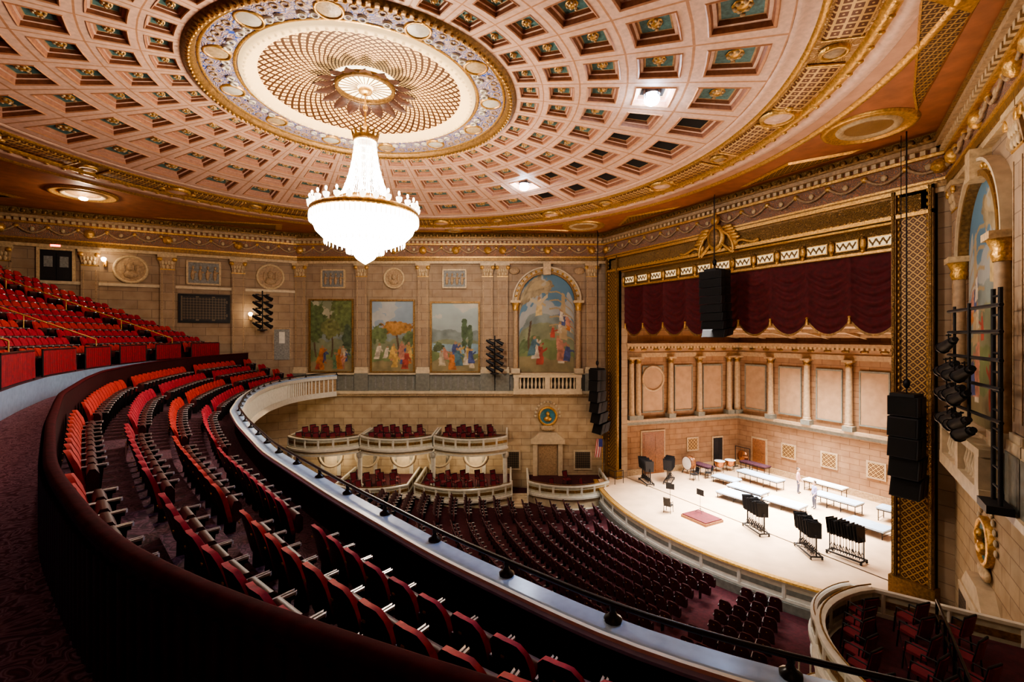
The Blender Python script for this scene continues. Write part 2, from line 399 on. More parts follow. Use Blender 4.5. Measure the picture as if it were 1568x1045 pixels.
b.obj('ceiling')

b=MB()
for k in range(18):
    a=2*pi*k/18; ux,uy=cos(a),sin(a); vx,vy=-uy,ux
    P=[(1.0,9.80,.10),(1.2,9.60,.20),(1.42,9.48,.24),(1.68,9.44,.17),(1.92,9.36,.0)]
    vs=[]
    for (r,z,w) in P:
        for s_,dz in ((-1,0),(0,.05),(1,0)): vs.append((CX+r*ux+s_*w*vx,YC+r*uy+s_*w*vy,z+dz))
    b.add(vs,[(3*j+i,3*j+i+1,3*j+i+4,3*j+i+3) for j in range(4) for i in range(2)],'leaf_red',smooth=True)
b.lathe(CX,YC,[(1.05,9.85),(1.0,9.58),(1.12,9.58),(1.15,9.8)],'gold_dark',40)
b.obj('ceiling_rosette_leaves')

def look(o,tgt):
    d=Vector(tgt)-o.location; o.rotation_euler=d.to_track_quat('-Z','Y').to_euler()
def light(kind,name,loc,e,col=(1,.86,.7),size=.3,tgt=None,spot=60,blend=.5,sy=None,spread=None):
    l=bpy.data.lights.new(name,kind); l.energy=e; l.color=col
    if kind=='AREA':
        l.size=size
        if sy: l.shape='RECTANGLE'; l.size_y=sy
        if spread: l.spread=math.radians(spread)
    else: l.shadow_soft_size=size
    if kind=='SPOT': l.spot_size=math.radians(spot); l.spot_blend=blend
    o=bpy.data.objects.new(name,l); o.location=loc; scene.collection.objects.link(o)
    if tgt: look(o,tgt)
    return o
for (ri,ac) in LIT:
    a=math.radians(ac); r=10.9; X,Y=CX+r*cos(a),YC+r*sin(a)
    b=MB(); b.cyl((X,Y,8.98),(X,Y,8.80),.30,'dark_metal',n=16); b.ell((X,Y,8.64),(.28,.28,.22),'spot_lens',n=16,m=8)
    for k in range(4):
        q=k*pi/2; b.cyl((X+.32*cos(q),Y+.32*sin(q),8.95),(X+.30*cos(q),Y+.30*sin(q),8.6),.02,'iron',n=5)
    b.obj('ceiling_spotlight')
    light('SPOT','spotlight_lamp',(X,Y,8.36),3000,(.80,.88,1),.2,(22.5,YC+(Y-YC)*.2,-11),46,.7)

# ------------------------------------------------------------------ chandelier
ch=empty('chandelier',(CX,YC,5))
def chobj(b,name):
    o=b.obj(name); o.parent=ch; o.matrix_parent_inverse=Matrix.Translation((-CX,-YC,-5)); return o
b=MB()
b.cyl((CX,YC,7.7),(CX,YC,9.72),.035,'gold',n=8); b.ell((CX,YC,8.9),(.1,.1,.16),'gold'); b.ell((CX,YC,9.55),(.28,.28,.14),'gold'); b.ell((CX,YC,8.2),(.08,.08,.12),'gold')
b.lathe(CX,YC,[(.36,7.55),(.46,7.6),(.48,7.75),(.40,7.80),(.30,7.75)],'gold_dark',24)
for k in range(12):
    a=2*pi*k/12; b.cyl((CX+.44*cos(a),YC+.44*sin(a),7.75),(CX+.54*cos(a),YC+.54*sin(a),8.02),.06,'gold_dark',r1=.015,n=6)
b.lathe(CX,YC,[(1.98,4.66),(2.04,4.72),(2.04,4.82),(1.98,4.88),(1.88,4.86)],'gold',48)
b.lathe(CX,YC,[(.95,5.15),(1.02,5.2),(1.02,5.3),(.92,5.3)],'gold',32)
chobj(b,'frame')
b=MB()
for k in range(56):
    a=2*pi*k/56; pts=[]
    for j in range(9):
        t=j/8; r=.40+.16*t+.44*t**2.2; z=7.58-2.35*t
        pts.append((CX+r*cos(a),YC+r*sin(a),z))
    b.tube(pts,.016,'crystal',n=4)
    if k%2==0:
        for p in pts: b.ell(p,(.034,.034,.055),'crystal',n=5,m=3)
for k in range(72):
    a=2*pi*k/72; b.ell((CX+2.03*cos(a),YC+2.03*sin(a),4.5),(.035,.035,.19),'crystal',n=5,m=3)
    b.ell((CX+1.0*cos(a),YC+1.0*sin(a),5.05),(.025,.025,.12),'crystal',n=5,m=3)
for k in range(40):
    a=2*pi*k/40; b.ell((CX+1.5*cos(a),YC+1.5*sin(a),3.62),(.03,.03,.12),'crystal',n=5,m=3); b.ell((CX+.7*cos(a),YC+.7*sin(a),3.3),(.03,.03,.12),'crystal',n=5,m=3)
chobj(b,'crystal_strands')
b=MB()
b.lathe(CX,YC,[(.95,5.1),(1.4,4.98),(1.9,4.85)],'crystal',40)
b.lathe(CX,YC,[(1.93,4.72),(1.92,4.3),(1.82,4.02),(1.55,3.75),(1.15,3.55),(.72,3.42),(.52,3.38),(.48,3.2),(.34,3.0),(.12,2.85),(0,2.78)],'lamp_white',48)
chobj(b,'glass_bowl')
b=MB()
for k in range(28):
    a=2*pi*k/28; X,Y=CX+2.0*cos(a),YC+2.0*sin(a)
    b.lathe(X,Y,[(.03,4.84),(.10,4.93),(.12,5.04),(.10,5.06)],'crystal',8); b.cyl((X,Y,4.95),(X,Y,5.12),.03,'cream',n=6); b.ell((X,Y,5.2),(.045,.045,.09),'bulb',n=6,m=4)
chobj(b,'candles')
light('POINT','chandelier_lamp',(CX,YC,5.75),1700,(1,.82,.64),.5)
light('POINT','chandelier_lower_lamp',(CX,YC,2.4),650,(1,.84,.68),.6)

# ------------------------------------------------------------------ wall architecture
def pilaster(b,T,u,z0,z1,wd=.95,d=.2,mat='stone_pink'):
    h=wd/2
    b.box(u-h,u+h,0,d,z0+.5,z1-1.0,mat,T)
    b.box(u-h-.1,u+h+.1,0,d+.1,z0,z0+.3,'cream',T); b.box(u-h-.05,u+h+.05,0,d+.05,z0+.3,z0+.5,'cream',T)
    b.box(u-h,u+h,0,d+.03,z1-1.06,z1-1.0,'gold',T)
    for s_ in (-1,1): b.box(u+s_*h*.72-.03,u+s_*h*.72+.03,d,d+.02,z0+.8,z1-1.3,'relief_tan',T)
    vs=[(u-h*.9,0,z1-1.0),(u+h*.9,0,z1-1.0),(u+h*.9,d,z1-1.0),(u-h*.9,d,z1-1.0),(u-h*1.15,0,z1-.18),(u+h*1.15,0,z1-.18),(u+h*1.15,d+.16,z1-.18),(u-h*1.15,d+.16,z1-.18)]
    b.add(vs,[(0,1,5,4),(1,2,6,5),(2,3,7,6),(3,0,4,7)],'relief_tan',T)
    for lv,(zz,k) in enumerate(((z1-.85,3),(z1-.55,4))):
        for i in range(k):
            uu=u-h*.8+(i+.5)*(1.6*h/k); b.ell((uu,d+.03+lv*.04,zz),(h*.24,.07,.17),'cream_trim',T,6,4)
    for s_ in (-1,1): b.wlathe(u+s_*h*.95,z1-.32,[(.15,.0),(.15,.08),(.06,.10),(0,.12)],'gold',T,10,d+.08)
    b.box(u-h*1.25,u+h*1.25,0,d+.2,z1-.18,z1,'cream_trim',T)
def entab(b,T,u0,u1,lamps=()):
    b.box(u0,u1,0,.22,5.75,5.95,'cream_trim',T); b.box(u0,u1,0,.27,5.95,6.2,'gold_dark',T); b.box(u0,u1,0,.32,6.2,6.3,'gold',T)
    b.box(u0,u1,0,.2,6.3,7.2,'frieze_wall',T)
    b.box(u0,u1,0,.36,7.2,7.32,'gold',T)
    n=int((u1-u0)/.34)
    for i in range(n): uu=u0+(i+.5)*(u1-u0)/n; b.box(uu-.09,uu+.09,.2,.48,7.32,7.5,'cream_trim',T)
    b.box(u0,u1,0,.3,7.3,7.55,'rib_dark',T); b.box(u0,u1,0,.62,7.5,7.68,'relief_tan',T)
    b.box(u0,u1,0,.72,7.68,7.78,'gold_dark',T); b.box(u0,u1,0,.42,7.78,8.14,'gold_carved',T)
    n=int((u1-u0)/.5)
    for i in range(n): uu=u0+(i+.5)*(u1-u0)/n; b.ell((uu,.44,7.94),(.15,.06,.16),'gold_dark',T,6,4)
    n=max(1,int((u1-u0)/1.45)); st=(u1-u0)/n
    for i in range(n):
        a=u0+i*st; pts=[(a+st*t/8,.25+.05*sin(pi*t/8),7.02-.42*sin(pi*t/8)) for t in range(9)]
        b.tube(pts,.06,'relief_tan',6,T); b.wlathe(a,7.0,[(.14,0),(.14,.07),(.06,.13),(0,.13)],'gold',T,8,.2)
        b.ell((a+st/2,.25,6.86),(.14,.06,.14),'cream_trim',T,7,4)
    for u in lamps:
        b.wlathe(u,6.8,[(.30,0),(.30,.1),(.2,.24),(0,.3)],'gold',T,12,.2)
def roundel(b,T,u,z,r,mat='relief_tan'):
    b.wlathe(u,z,[(r,0),(r,.12),(r*.92,.16),(r*.84,.12),(r*.82,.05)],'cream_trim',T,32)
    b.wlathe(u,z,[(r*.82,.05),(r*.6,.05),(0,.05)],mat,T,32)
    b.ell((u,.08,z+r*.15),(r*.22,.1,r*.3),mat,T); b.ell((u,.06,z-r*.35),(r*.42,.1,r*.28),mat,T)
    b.ell((u-r*.4,.06,z),(r*.12,.06,r*.4),mat,T);b.ell((u+r*.4,.06,z),(r*.12,.06,r*.4),mat,T)
def relief(b,T,u,z,w,h):
    b.box(u-w/2,u+w/2,0,.1,z-h/2,z+h/2,'relief_grey',T)
    for (a,c,d,e) in ((u-w/2-.1,u+w/2+.1,z+h/2,z+h/2+.12),(u-w/2-.1,u+w/2+.1,z-h/2-.12,z-h/2),(u-w/2-.12,u-w/2,z-h/2,z+h/2),(u+w/2,u+w/2+.12,z-h/2,z+h/2)): b.box(a,c,0,.18,d,e,'cream_trim',T)
    for i in range(4):
        uu=u-w*.36+i*w*.24; b.ell((uu,.12,z-h*.1),(w*.07,.08,h*.28),'relief_tan',T,7,5); b.ell((uu+.03,.14,z+h*.26),(w*.045,.07,h*.09),'relief_tan',T,6,4)
        b.ell((uu+.12,.12,z+.05),(w*.08,.06,h*.05),'relief_tan',T,6,4)

for T,nm in ((TL,'left'),(TR,'right')):
    b=MB()
    PU=[-16.9,-12.0,-7.1,-1.95,-.75,6.35]
    entab(b,T,-17.3,7.5,PU+[-9.4,-4.5,2.8]); b.obj('trim_cornice_'+nm)
    for u in PU:
        b=MB(); pilaster(b,T,u,-3.0,5.75,.9); b.obj('trim_pilaster')
    for u in (-14.3,-4.6):
        b=MB(); relief(b,T,u,4.55,1.7,1.3); b.obj('relief_panel')
    b=MB(); roundel(b,T,-9.45,4.6,.85,'relief_tan'); b.obj('relief_roundel')
    b=MB()
    b.box(-17.3,7.5,0,.1,-4.4,-3.1,'dado',T); b.box(-17.3,7.5,0,.3,-3.1,-2.98,'cream',T); b.box(-17.3,7.5,0,.4,-4.62,-4.4,'cream',T); b.box(-17.3,7.5,0,.25,-4.8,-4.62,'cream_trim',T)
    for u in PU: b.box(u-.55,u+.55,0,.32,-4.4,-3.0,'dado',T)
    for i in range(40):
        uu=-16.9+i*.6; b.box(uu-.06,uu+.06,.1,.14,-4.25,-3.25,'relief_grey',T)
    b.box(.1,5.5,.3,.75,-4.4,-4.2,'cream',T); b.box(.1,5.5,.3,.75,-3.3,-3.1,'cream',T); b.box(.1,5.5,0,.75,-4.62,-4.4,'cream',T)
    for i in range(17):
        uu=.35+i*.305
        if i%8==0: b.box(uu-.2,uu+.2,.3,.75,-4.2,-3.3,'cream',T)
        else: b.lathe(uu,.52,[(.09,-4.2),(.06,-4.1),(.11,-3.85),(.05,-3.55),(.09,-3.3)],'cream',8,T)
    b.obj('trim_ledge_'+nm)
    b=MB()
    ac,az,ri,ro=2.78,2.75,2.2,2.75
    for (r0_,r1_,w_,mt) in ((ri,ri+.18,.32,'gold_dark'),(ri+.18,ro-.1,.2,'cream_trim'),(ro-.1,ro,.35,'cream')):
        vs=[];n=24
        for i in range(n+1):
            a=pi*i/n
            for (r,w) in ((r0_,0),(r0_,w_),(r1_,w_),(r1_,0)): vs.append((ac+r*cos(a),w,az+r*sin(a)))
        b.add(vs,[(4*i+j,4*i+j+1,4*i+j+5,4*i+j+4) for i in range(n) for j in range(3)],mt,T)
    for i in range(19):
        a=pi*i/18; b.ell((ac+2.5*cos(a),.24,az+2.5*sin(a)),(.1,.06,.1),'gold',T,6,4)
    b.box(ac-.3,ac+.3,0,.5,az+ri-.1,az+ro+.3,'cream_trim',T)
    for s_ in (-1,1):
        uc=ac+s_*2.5
        b.box(uc-.35,uc+.35,0,.5,-3.0,-2.6,'cream',T); b.cyl((uc,.25,-2.6),(uc,.25,2.0),.2,'shell_trim',r1=.17,n=14,T=T)
        b.lathe(uc,.25,[(.2,2.0),(.26,2.2),(.22,2.3),(.34,2.6)],'gold',12,T); b.box(uc-.4,uc+.4,0,.6,2.6,2.8,'cream_trim',T)
        b.ell((ac+s_*2.6,.08,5.2),(.45,.1,.3),'relief_tan',T)
    b.obj('trim_arch_'+nm)

# murals -----------------------------------------------------------
def vn(W,H,sx,sy,R):
    g=R.rand(sy+2,sx+2); xs=np.linspace(0,sx,W); ys=np.linspace(0,sy,H)
    xi=xs.astype(int); yi=ys.astype(int); xf=xs-xi; yf=ys-yi; xf=xf*xf*(3-2*xf); yf=(yf*yf*(3-2*yf))[:,None]
    a=g[yi][:,xi]*(1-xf)+g[yi][:,xi+1]*xf; c=g[yi+1][:,xi]*(1-xf)+g[yi+1][:,xi+1]*xf
    return a*(1-yf)+c*yf
def fbm(W,H,s0,R,o=4):
    return sum(vn(W,H,s0*2**k,int(s0*1.7)*2**k,R)/2**k for k in range(o))/(2-2**(1-o))
def paint(W,H,seed,sky=(.36,.42,.40),kind=0,arch=False):
    R=np.random.RandomState(seed)
    s=np.linspace(0,1,W)[None,:].repeat(H,0); t=np.linspace(0,1,H)[:,None].repeat(W,1)
    n1=fbm(W,H,3,R); n2=fbm(W,H,7,R); n3=fbm(W,H,16,R,3)
    img=np.array(sky)*(.7+.35*t[...,None]+.5*(n1[...,None]-.4))
    m=n1>.56; img[m]=img[m]*.5+np.array([.46,.40,.30])*.6*(.7+.6*n2[m][:,None])
    def ridge(h,amp,col):
        y=h+amp*(vn(W,1,5,1,R)[0]-.5)*2; m=t<y[None,:]+.03*(n3-.5); img[m]=np.array(col)*(.55+.9*n2[m][:,None])
    ridge(.56,.07,(.20,.24,.22)); ridge(.46,.06,(.20,.22,.13)); 
    if kind==2: ridge(.40,.01,(.22,.32,.36))
    ridge(.30,.05,(.16,.20,.08)); ridge(.16,.04,(.24,.20,.10))
    def crown(cx,cy,rx,ry,col):
        d=((s-cx)/rx)**2+((t-cy)/ry)**2; m=(d+1.9*(n2-.5)+1.2*(n3-.5))<1
        img[m]=np.array(col)*(.35+1.4*n3[m][:,None])
    def trunk(cx,y0,y1,w=.018):
        m=(np.abs(s-cx-.03*np.sin(t*9+cx*9))<w)&(t>y0)&(t<y1); img[m]=np.array((.10,.065,.035))*(.6+.9*n3[m][:,None])
    if kind==0:
        for c in (.12,.5,.86): trunk(c,.2,.8,.02)
        crown(.1,.72,.28,.28,(.10,.14,.05)); crown(.85,.8,.35,.24,(.12,.15,.05)); crown(.5,.6,.22,.14,(.16,.17,.06)); crown(.9,.45,.12,.2,(.07,.10,.05))
    elif kind==1:
        trunk(.62,.2,.6,.025); crown(.55,.62,.45,.10,(.34,.17,.05)); crown(.15,.52,.20,.15,(.12,.16,.06)); crown(.9,.45,.14,.12,(.10,.13,.05))
    elif kind==2:
        trunk(.70,.2,.7,.014); crown(.70,.55,.07,.24,(.07,.11,.05)); crown(.82,.5,.06,.2,(.08,.12,.06)); crown(.12,.36,.14,.08,(.10,.13,.06))
    else:
        crown(.2,.88,.35,.1,(.30,.24,.14)); crown(.15,.3,.2,.1,(.10,.14,.06)); trunk(.2,.2,.55)
    pal=[(.42,.15,.04),(.50,.32,.10),(.07,.14,.17),(.34,.06,.04),(.46,.38,.26),(.06,.08,.20),(.10,.18,.09),(.42,.19,.13),(.5,.44,.34)]
    def fig(cx,y0,h,c,lean=0):
        ty=(t-y0)/h; x=s-cx-lean*ty; wd=.085*(1-.50*np.clip(ty,0,1))*(.7+.6*n3)*(h/.26)
        m=(np.abs(x)<wd)&(ty>0)&(ty<.83); img[m]=np.array(c)*(.35+1.3*n3[m][:,None])
        m=(np.abs(x-.06)<.06)&(np.abs(ty-.62-2*(x-.05)*R.choice([-1,1]))<.06); img[m]=np.array(c)*.9
        m=(x/.027)**2+((ty-.9)/.08)**2<1; img[m]=(.34,.20,.11)
    nf=11 if kind!=3 else 8
    for _ in range(nf):
        cx=R.choice([.18,.32,.5,.66,.82])+R.uniform(-.08,.08); fig(cx,R.uniform(.02,.2),R.uniform(.17,.28),pal[R.randint(len(pal))],R.uniform(-.08,.08))
    if arch:
        for k in range(6):
            m=(np.abs(t-(.40+.085*k)-.01*np.sin(s*20))<.008)&(s>.55); img[m]=(.34,.26,.14)
        m=(np.abs(s-.80)<.10*(1.1-t))&(t>.35)&(t<.85); img[m]=np.array((.38,.29,.16))*(.5+n2[m][:,None])
        for k in range(8):
            a=R.uniform(.35,.62); fig(R.uniform(.58,.92),a,.12,pal[R.randint(len(pal))],R.uniform(-.04,.04))
        fig(.36,.58,.20,(.50,.38,.18)); 
        for sg in (-1,1):
            m=(np.abs(t-.70-.5*sg*(s-.36))<.02)&((s-.36)*sg>0)&((s-.36)*sg<.16); img[m]=(.48,.40,.26)
        m=((s-.36)/.20)**2+((t-.90)/.045)**2<1; img[m]=img[m]*.5+np.array((.5,.38,.2))*.5
    return np.clip(img*.9,0.01,1)
def mural(T,u0,u1,z0,z1,seed,arch=None,**kw):
    W,H=110,170
    img=paint(W,H,seed,arch=bool(arch),**kw); b=MB(); vs=[]
    for j in range(H):
        for i in range(W):
            u=u0+(u1-u0)*i/(W-1); zt=z1
            if arch: zt=arch+math.sqrt(max(0,((u1-u0)/2)**2-(u-(u0+u1)/2)**2))
            vs.append((u,.06,z0+(zt-z0)*j/(H-1)))
    b.add(vs,[(j*W+i,j*W+i+1,(j+1)*W+i+1,(j+1)*W+i) for j in range(H-1) for i in range(W-1)],'mural_paint',T)
    nfr=len(b.v)
    if not arch:
        for (a,c,d,e) in ((u0-.14,u1+.14,z1,z1+.14),(u0-.14,u1+.14,z0-.10,z0),(u0-.14,u0,z0,z1),(u1,u1+.14,z0,z1)): b.box(a,c,.01,.16,d,e,'gold_dark',T)
    b.col=np.concatenate([np.concatenate([img.reshape(-1,3),np.ones((W*H,1))],1),np.ones((len(b.v)-nfr,4))])
    b.obj('mural_painting')
for T in (TL,TR):
    mural(T,-16.1,-12.8,-2.85,2.8,3,sky=(.20,.22,.14),kind=0); mural(T,-11.2,-7.9,-2.85,2.75,11,sky=(.26,.33,.38),kind=1); mural(T,-6.4,-2.7,-2.85,2.6,5,sky=(.34,.40,.38),kind=2)
    mural(T,.58,4.98,-2.9,5,21,arch=2.75,sky=(.10,.20,.28),kind=3)

for T,nm in ((TLr,'left'),(TRr,'right')):
    b=MB(); PX=[-1.9,-6.25,-10.5,-14.8,-19]
    entab(b,T,-20,2.3,PX); b.obj('trim_cornice_rear_'+nm)
    for u in PX:
        b=MB(); pilaster(b,T,u,-4,5.75,.9); b.obj('trim_pilaster')
    for u in (.25,-8.35,-17):
        b=MB(); roundel(b,T,u,4.6,1.0); b.obj('relief_roundel')
    b=MB(); relief(b,T,-4.1,4.6,1.9,1.5); b.obj('relief_panel')
    b=MB(); b.box(-5.5,-2.6,0,.08,1.1,2.9,'grille',T)
    b.add([(-5.4,.09,1.2),(-2.7,.09,1.2),(-2.7,.09,2.8),(-5.4,.09,2.8)],[(0,1,2,3)],'grille',T,uv=[(0,0),(14,0),(14,8),(0,8)])
    for (a,c,d,e) in ((-5.65,-2.45,2.9,3.05),(-5.65,-2.45,.95,1.1),(-5.65,-5.5,1.1,2.9),(-2.6,-2.45,1.1,2.9)): b.box(a,c,0,.15,d,e,'dark_metal',T)
    b.obj('ventilation_grille')
    b=MB(); b.box(-20,2.3,0,.12,3.4,3.6,'cream',T); b.obj('trim_belt_'+nm)
    b=MB(); b.box(-13.0,-11.4,0,.05,3.6,5.6,'dark_metal',T)
    for s_ in (0,1): b.box(-12.95+s_*.78,-12.22+s_*.78,.05,.1,3.65,5.4,'dark_metal',T); b.box(-12.8+s_*.78,-12.37+s_*.78,.1,.12,4.5,5.2,'relief_grey',T)
    for (a,c,d,e) in ((-13.15,-11.25,5.6,5.75),(-13.15,-13.0,3.6,5.6),(-11.4,-11.25,3.6,5.6)): b.box(a,c,0,.16,d,e,'cream_trim',T)
    b.obj('door_balcony_'+nm)
    b=MB(); b.box(-12.5,-11.9,.1,.2,5.78,6.0,'dark_metal',T); b.box(-12.45,-11.95,.2,.22,5.82,5.96,'exit_red',T); b.obj('exit_sign')
    b=MB(); b.box(.4,1.7,0,.06,-1.9,.6,'relief_tan',T); b.box(.5,1.6,.06,.1,-1.9,.5,'relief_grey',T); b.box(.85,1.25,.1,.12,-.6,.3,'white_trim',T); b.obj('door_side_'+nm)
    for (u,z) in ((-9.7,5.0),(-1.1,1.5)):
        b=MB(); b.box(u-.08,u+.08,0,.3,z-.3,z+.1,'gold',T)
        pts=[(u,.3,z-.15),(u,.45,z-.2),(u,.5,z)]; b.tube(pts,.03,'gold',6,T); b.lathe(u,.5,[(.06,z),(.13,z+.08),(.15,z+.2),(.07,z+.28)],'bulb',12,T); b.obj('sconce')
        p=T(u,.9,z+.2); light('POINT','sconce_lamp',p,14,(1,.72,.42),.1)

# proscenium dressing ------------------------------------------------
b=MB(); entab(b,TP,8.0,29.4,(8.4,29.0)); b.obj('trim_cornice_proscenium')
b=MB()
for (a,c) in ((8.55,9.96),(27.5,28.85)):
    b.box(a,c,0,.25,-10.95,6.1,'gold_dark',TP)
    b.add([(a+.28,.27,-10.5),(c-.28,.27,-10.5),(c-.28,.27,5.2),(a+.28,.27,5.2)],[(0,1,2,3)],'lattice_gold',TP,uv=[(0,0),(3,0),(3,55),(0,55)])
    for e in (a,c-.16): b.box(e,e+.16,0,.42,-10.95,6.1,'gold_dark',TP); b.box(e+.04,e+.12,.42,.47,-10.95,6.1,'gold_carved',TP)
    for i in range(60):
        z=-10.6+i*.28
        for e in (a+.22,c-.22): b.ell((e,.3,z),(.05,.06,.1),'gold',TP,5,3)
    b.box(a-.08,c+.08,0,.5,-11.0,-10.2,'gold_dark',TP)
b.box(8.55,28.85,0,.25,4.95,6.1,'gold_dark',TP)
b.add([(9.0,.27,5.2),(28.4,.27,5.2),(28.4,.27,5.85),(9.0,.27,5.85)],[(0,1,2,3)],'gold_carved',TP)
for z in (4.95,5.95): b.box(8.55,28.85,0,.42,z,z+.16,'gold',TP)
for i in range(66):
    b.ell((9.2+i*.29,.32,5.14),(.1,.06,.06),'gold',TP,5,3)
b.box(9.96,27.5,-.3,.05,4.85,5.0,'gold',TP)
b.obj('proscenium_frame')
b=MB()
b.box(9.96,27.5,-.45,-.3,3.7,4.95,'gold_carved',TP); b.box(9.96,27.5,-.3,-.18,3.72,3.84,'gold',TP)
n=13; st=17.54/n
for i in range(n):
    u=9.96+(i+.5)*st
    b.box(u-st*.36,u+st*.36,-.3,-.2,3.98,4.48,'gold',TP); b.box(u-st*.32,u+st*.32,-.2,-.17,4.03,4.43,'cartouche',TP)
    for k in range(3):
        pts=[(u-st*.3+k*st*.2+st*.2*q/5,-.14,4.36-.2*sin(pi*q/5)) for q in range(6)]; b.tube(pts,.035,'gold_dark',5,TP)
        b.ell((u-st*.2+k*st*.2,-.15,4.12),(.05,.03,.07),'gold_dark',TP,5,3)
    b.ell((u+st*.5,-.2,4.25),(.14,.1,.3),'gold',TP); b.ell((u+st*.5,-.16,4.5),(.09,.08,.09),'gold_dark',TP)
    b.ell((u+st*.5,-.2,3.9),(.1,.1,.1),'gold',TP)
b.obj('proscenium_pelmet')
b=MB(); n=9; NU=n*24; NZ=40; vs=[]
for i in range(NU+1):
    s_=i/24; fr_=s_-math.floor(s_); u=9.98+17.5*i/NU
    sg=abs(sin(pi*fr_)); zb=.85-.80*sg**.7
    for j in range(NZ+1):
        t=j/NZ; z=3.75+(zb-3.75)*t
        ph=(z+ .55*sg)*13
        w=-.45+.075*sin(ph)*min(1,t*4)*(.25+.75*sg)+.16*(1-sg)**3
        vs.append((u,w,z))
b.add(vs,[(i*(NZ+1)+j,(i+1)*(NZ+1)+j,(i+1)*(NZ+1)+j+1,i*(NZ+1)+j+1) for i in range(NU) for j in range(NZ)],'curtain',TP,True)
vs=[]
for i in range(NU+1):
    s_=i/24; fr_=s_-math.floor(s_); u=9.98+17.5*i/NU; zb=.85-.80*abs(sin(pi*fr_))**.7
    vs+=[(u,-.36,zb+.04),(u,-.34,zb-.08)]
b.add(vs,[(2*i,2*i+2,2*i+3,2*i+1) for i in range(NU)],'gold_dark',TP)
for k in range(n+1): 
    u=9.98+17.5*k/n; u=min(max(u,10.1),27.4); b.cyl((u,-.3,.85),(u,-.3,.55),.05,'gold',r1=.09,n=8,T=TP); b.ell((u,-.3,.88),(.07,.07,.07),'gold',TP)
b.obj('stage_valance_curtain')
b=MB()
def TPc(u,w,z): return TP(YC+u,w,z+5.8)
b.ell((0,.4,0),(.62,.22,.8),'gold',TPc,14,8); b.ell((0,.55,0),(.42,.15,.55),'gold_dark',TPc,14,8)
b.ell((0,.5,1.0),(.3,.18,.25),'gold',TPc); b.ell((0,.5,1.3),(.12,.12,.14),'gold',TPc)
for s_ in (-1,1):
    for k in range(5):
        b.ell((s_*(.75+.25*k*.5),.42,.55-.18*k),(.38,.1,.12),'gold',TPc,8,4)
    pts=[(s_*(.5+.7*sin(t*.55)),.45,-.2+.5*cos(t*.9)-.08*t) for t in range(8)]; b.tube(pts,.09,'gold',6,TPc)
    b.wlathe(s_*1.15,-.45,[(.26,0),(.26,.12),(.1,.16),(0,.16)],'gold',TPc,12,.3)
    pts=[(s_*(1.2+.3*t),.4,-.5+.12*sin(t*1.2)) for t in range(6)]; b.tube(pts,.08,'gold',6,TPc)
b.obj('proscenium_crest')

# ------------------------------------------------------------------ stage
apr=[]
for i in range(41):
    Y=9.2+19.0*i/40; X=22.3-2.7*(1-((Y-YC)/9.5)**2)
    apr.append((X,Y))
b=MB()
vs=[(x,y,-10.95) for x,y in apr]+[(24.6,28.3,-10.95),(24.6,9.1,-10.95)]
b.add(vs,[tuple(range(len(vs)))],'stage_wood')
b.box(24.5,36,9.0,28.4,-11.1,-10.95,'stage_wood')
b.sweep(apr,[(0,-10.95),(0,-12.6)],'wood',closed=False)
b.obj('floor_stage')
def parapet(b,path,zt,h,T=None,off=0,dd=.14,mid='box_panel',post=.75,band='gold_dark'):
    b.sweep(path,[(off-dd,zt-.09),(off+dd,zt-.09),(off+dd,zt),(off-dd,zt)],'white_trim',T)
    b.sweep(path,[(off-dd*.8,zt-h),(off+dd*.8,zt-h),(off+dd*.8,zt-h+.13),(off-dd*.8,zt-h+.13)],'white_trim',T)
    b.sweep(path,[(off-dd*.4,zt-h+.1),(off+dd*.4,zt-h+.1),(off+dd*.4,zt-.08),(off-dd*.4,zt-.08)],mid,T)
    b.sweep(path,[(off-dd*.5,zt-h*.62),(off+dd*.5,zt-h*.62),(off+dd*.5,zt-h*.36),(off-dd*.5,zt-h*.36)],band,T)
    D=0;nx=0.01
    for i in range(1,len(path)):
        a,c=path[i-1],path[i];L=math.hypot(c[0]-a[0],c[1]-a[1]);
        if L<1e-6: continue
        nx_,ny_=-(c[1]-a[1])/L,(c[0]-a[0])/L
        while nx<=D+L:
            t=(nx-D)/L; x=a[0]+(c[0]-a[0])*t+nx_*off; y=a[1]+(c[1]-a[1])*t+ny_*off
            b.cyl((x,y,zt-h+.1),(x,y,zt-.05),dd*.95,'white_trim',n=8,T=T,smooth=False)
            nx+=post
        D+=L
b=MB(); P_=[(x-.25,y) for x,y in apr]
parapet(b,P_,-10.98,.85,mid='white_trim',post=1.9,band='dado',dd=.12)
b.sweep(P_,[(-.2,-12.3),(.2,-12.3),(.2,-11.85),(-.2,-11.85)],'dado')
b.sweep(P_,[(-.17,-10.98),(.17,-10.98),(.14,-10.9),(-.14,-10.9)],'gold')
b.obj('stage_front_parapet')
b=MB()
for (x,y) in ((22.6,27.3),(22.6,26.6),(23.4,26.6)):
    b.cyl((x,y,-10.95),(x,y,-10.0),.025,'iron',n=6)
b.tube([(22.6,27.3,-10.0),(22.6,26.6,-10.0),(23.4,26.6,-10.0)],.025,'iron',6); b.tube([(22.6,27.3,-10.45),(22.6,26.6,-10.45),(23.4,26.6,-10.45)],.02,'iron',6); b.obj('stage_handrail')
def frame(p,q):
    dx,dy=q[0]-p[0],q[1]-p[1];L=math.hypot(dx,dy);dx/=L;dy/=L
    def T(u,w,z): return (p[0]+dx*u+dy*w,p[1]+dy*u-dx*w,z)
    return T,L
TSf,Lf=frame((24.6,27.9),(35.5,26.0))
def TSn(u,w,z): q=TSf(u,w,z); return (q[0],2*YC-q[1],q[2])
def TSb(u,w,z): return (35.5-w,u,z)
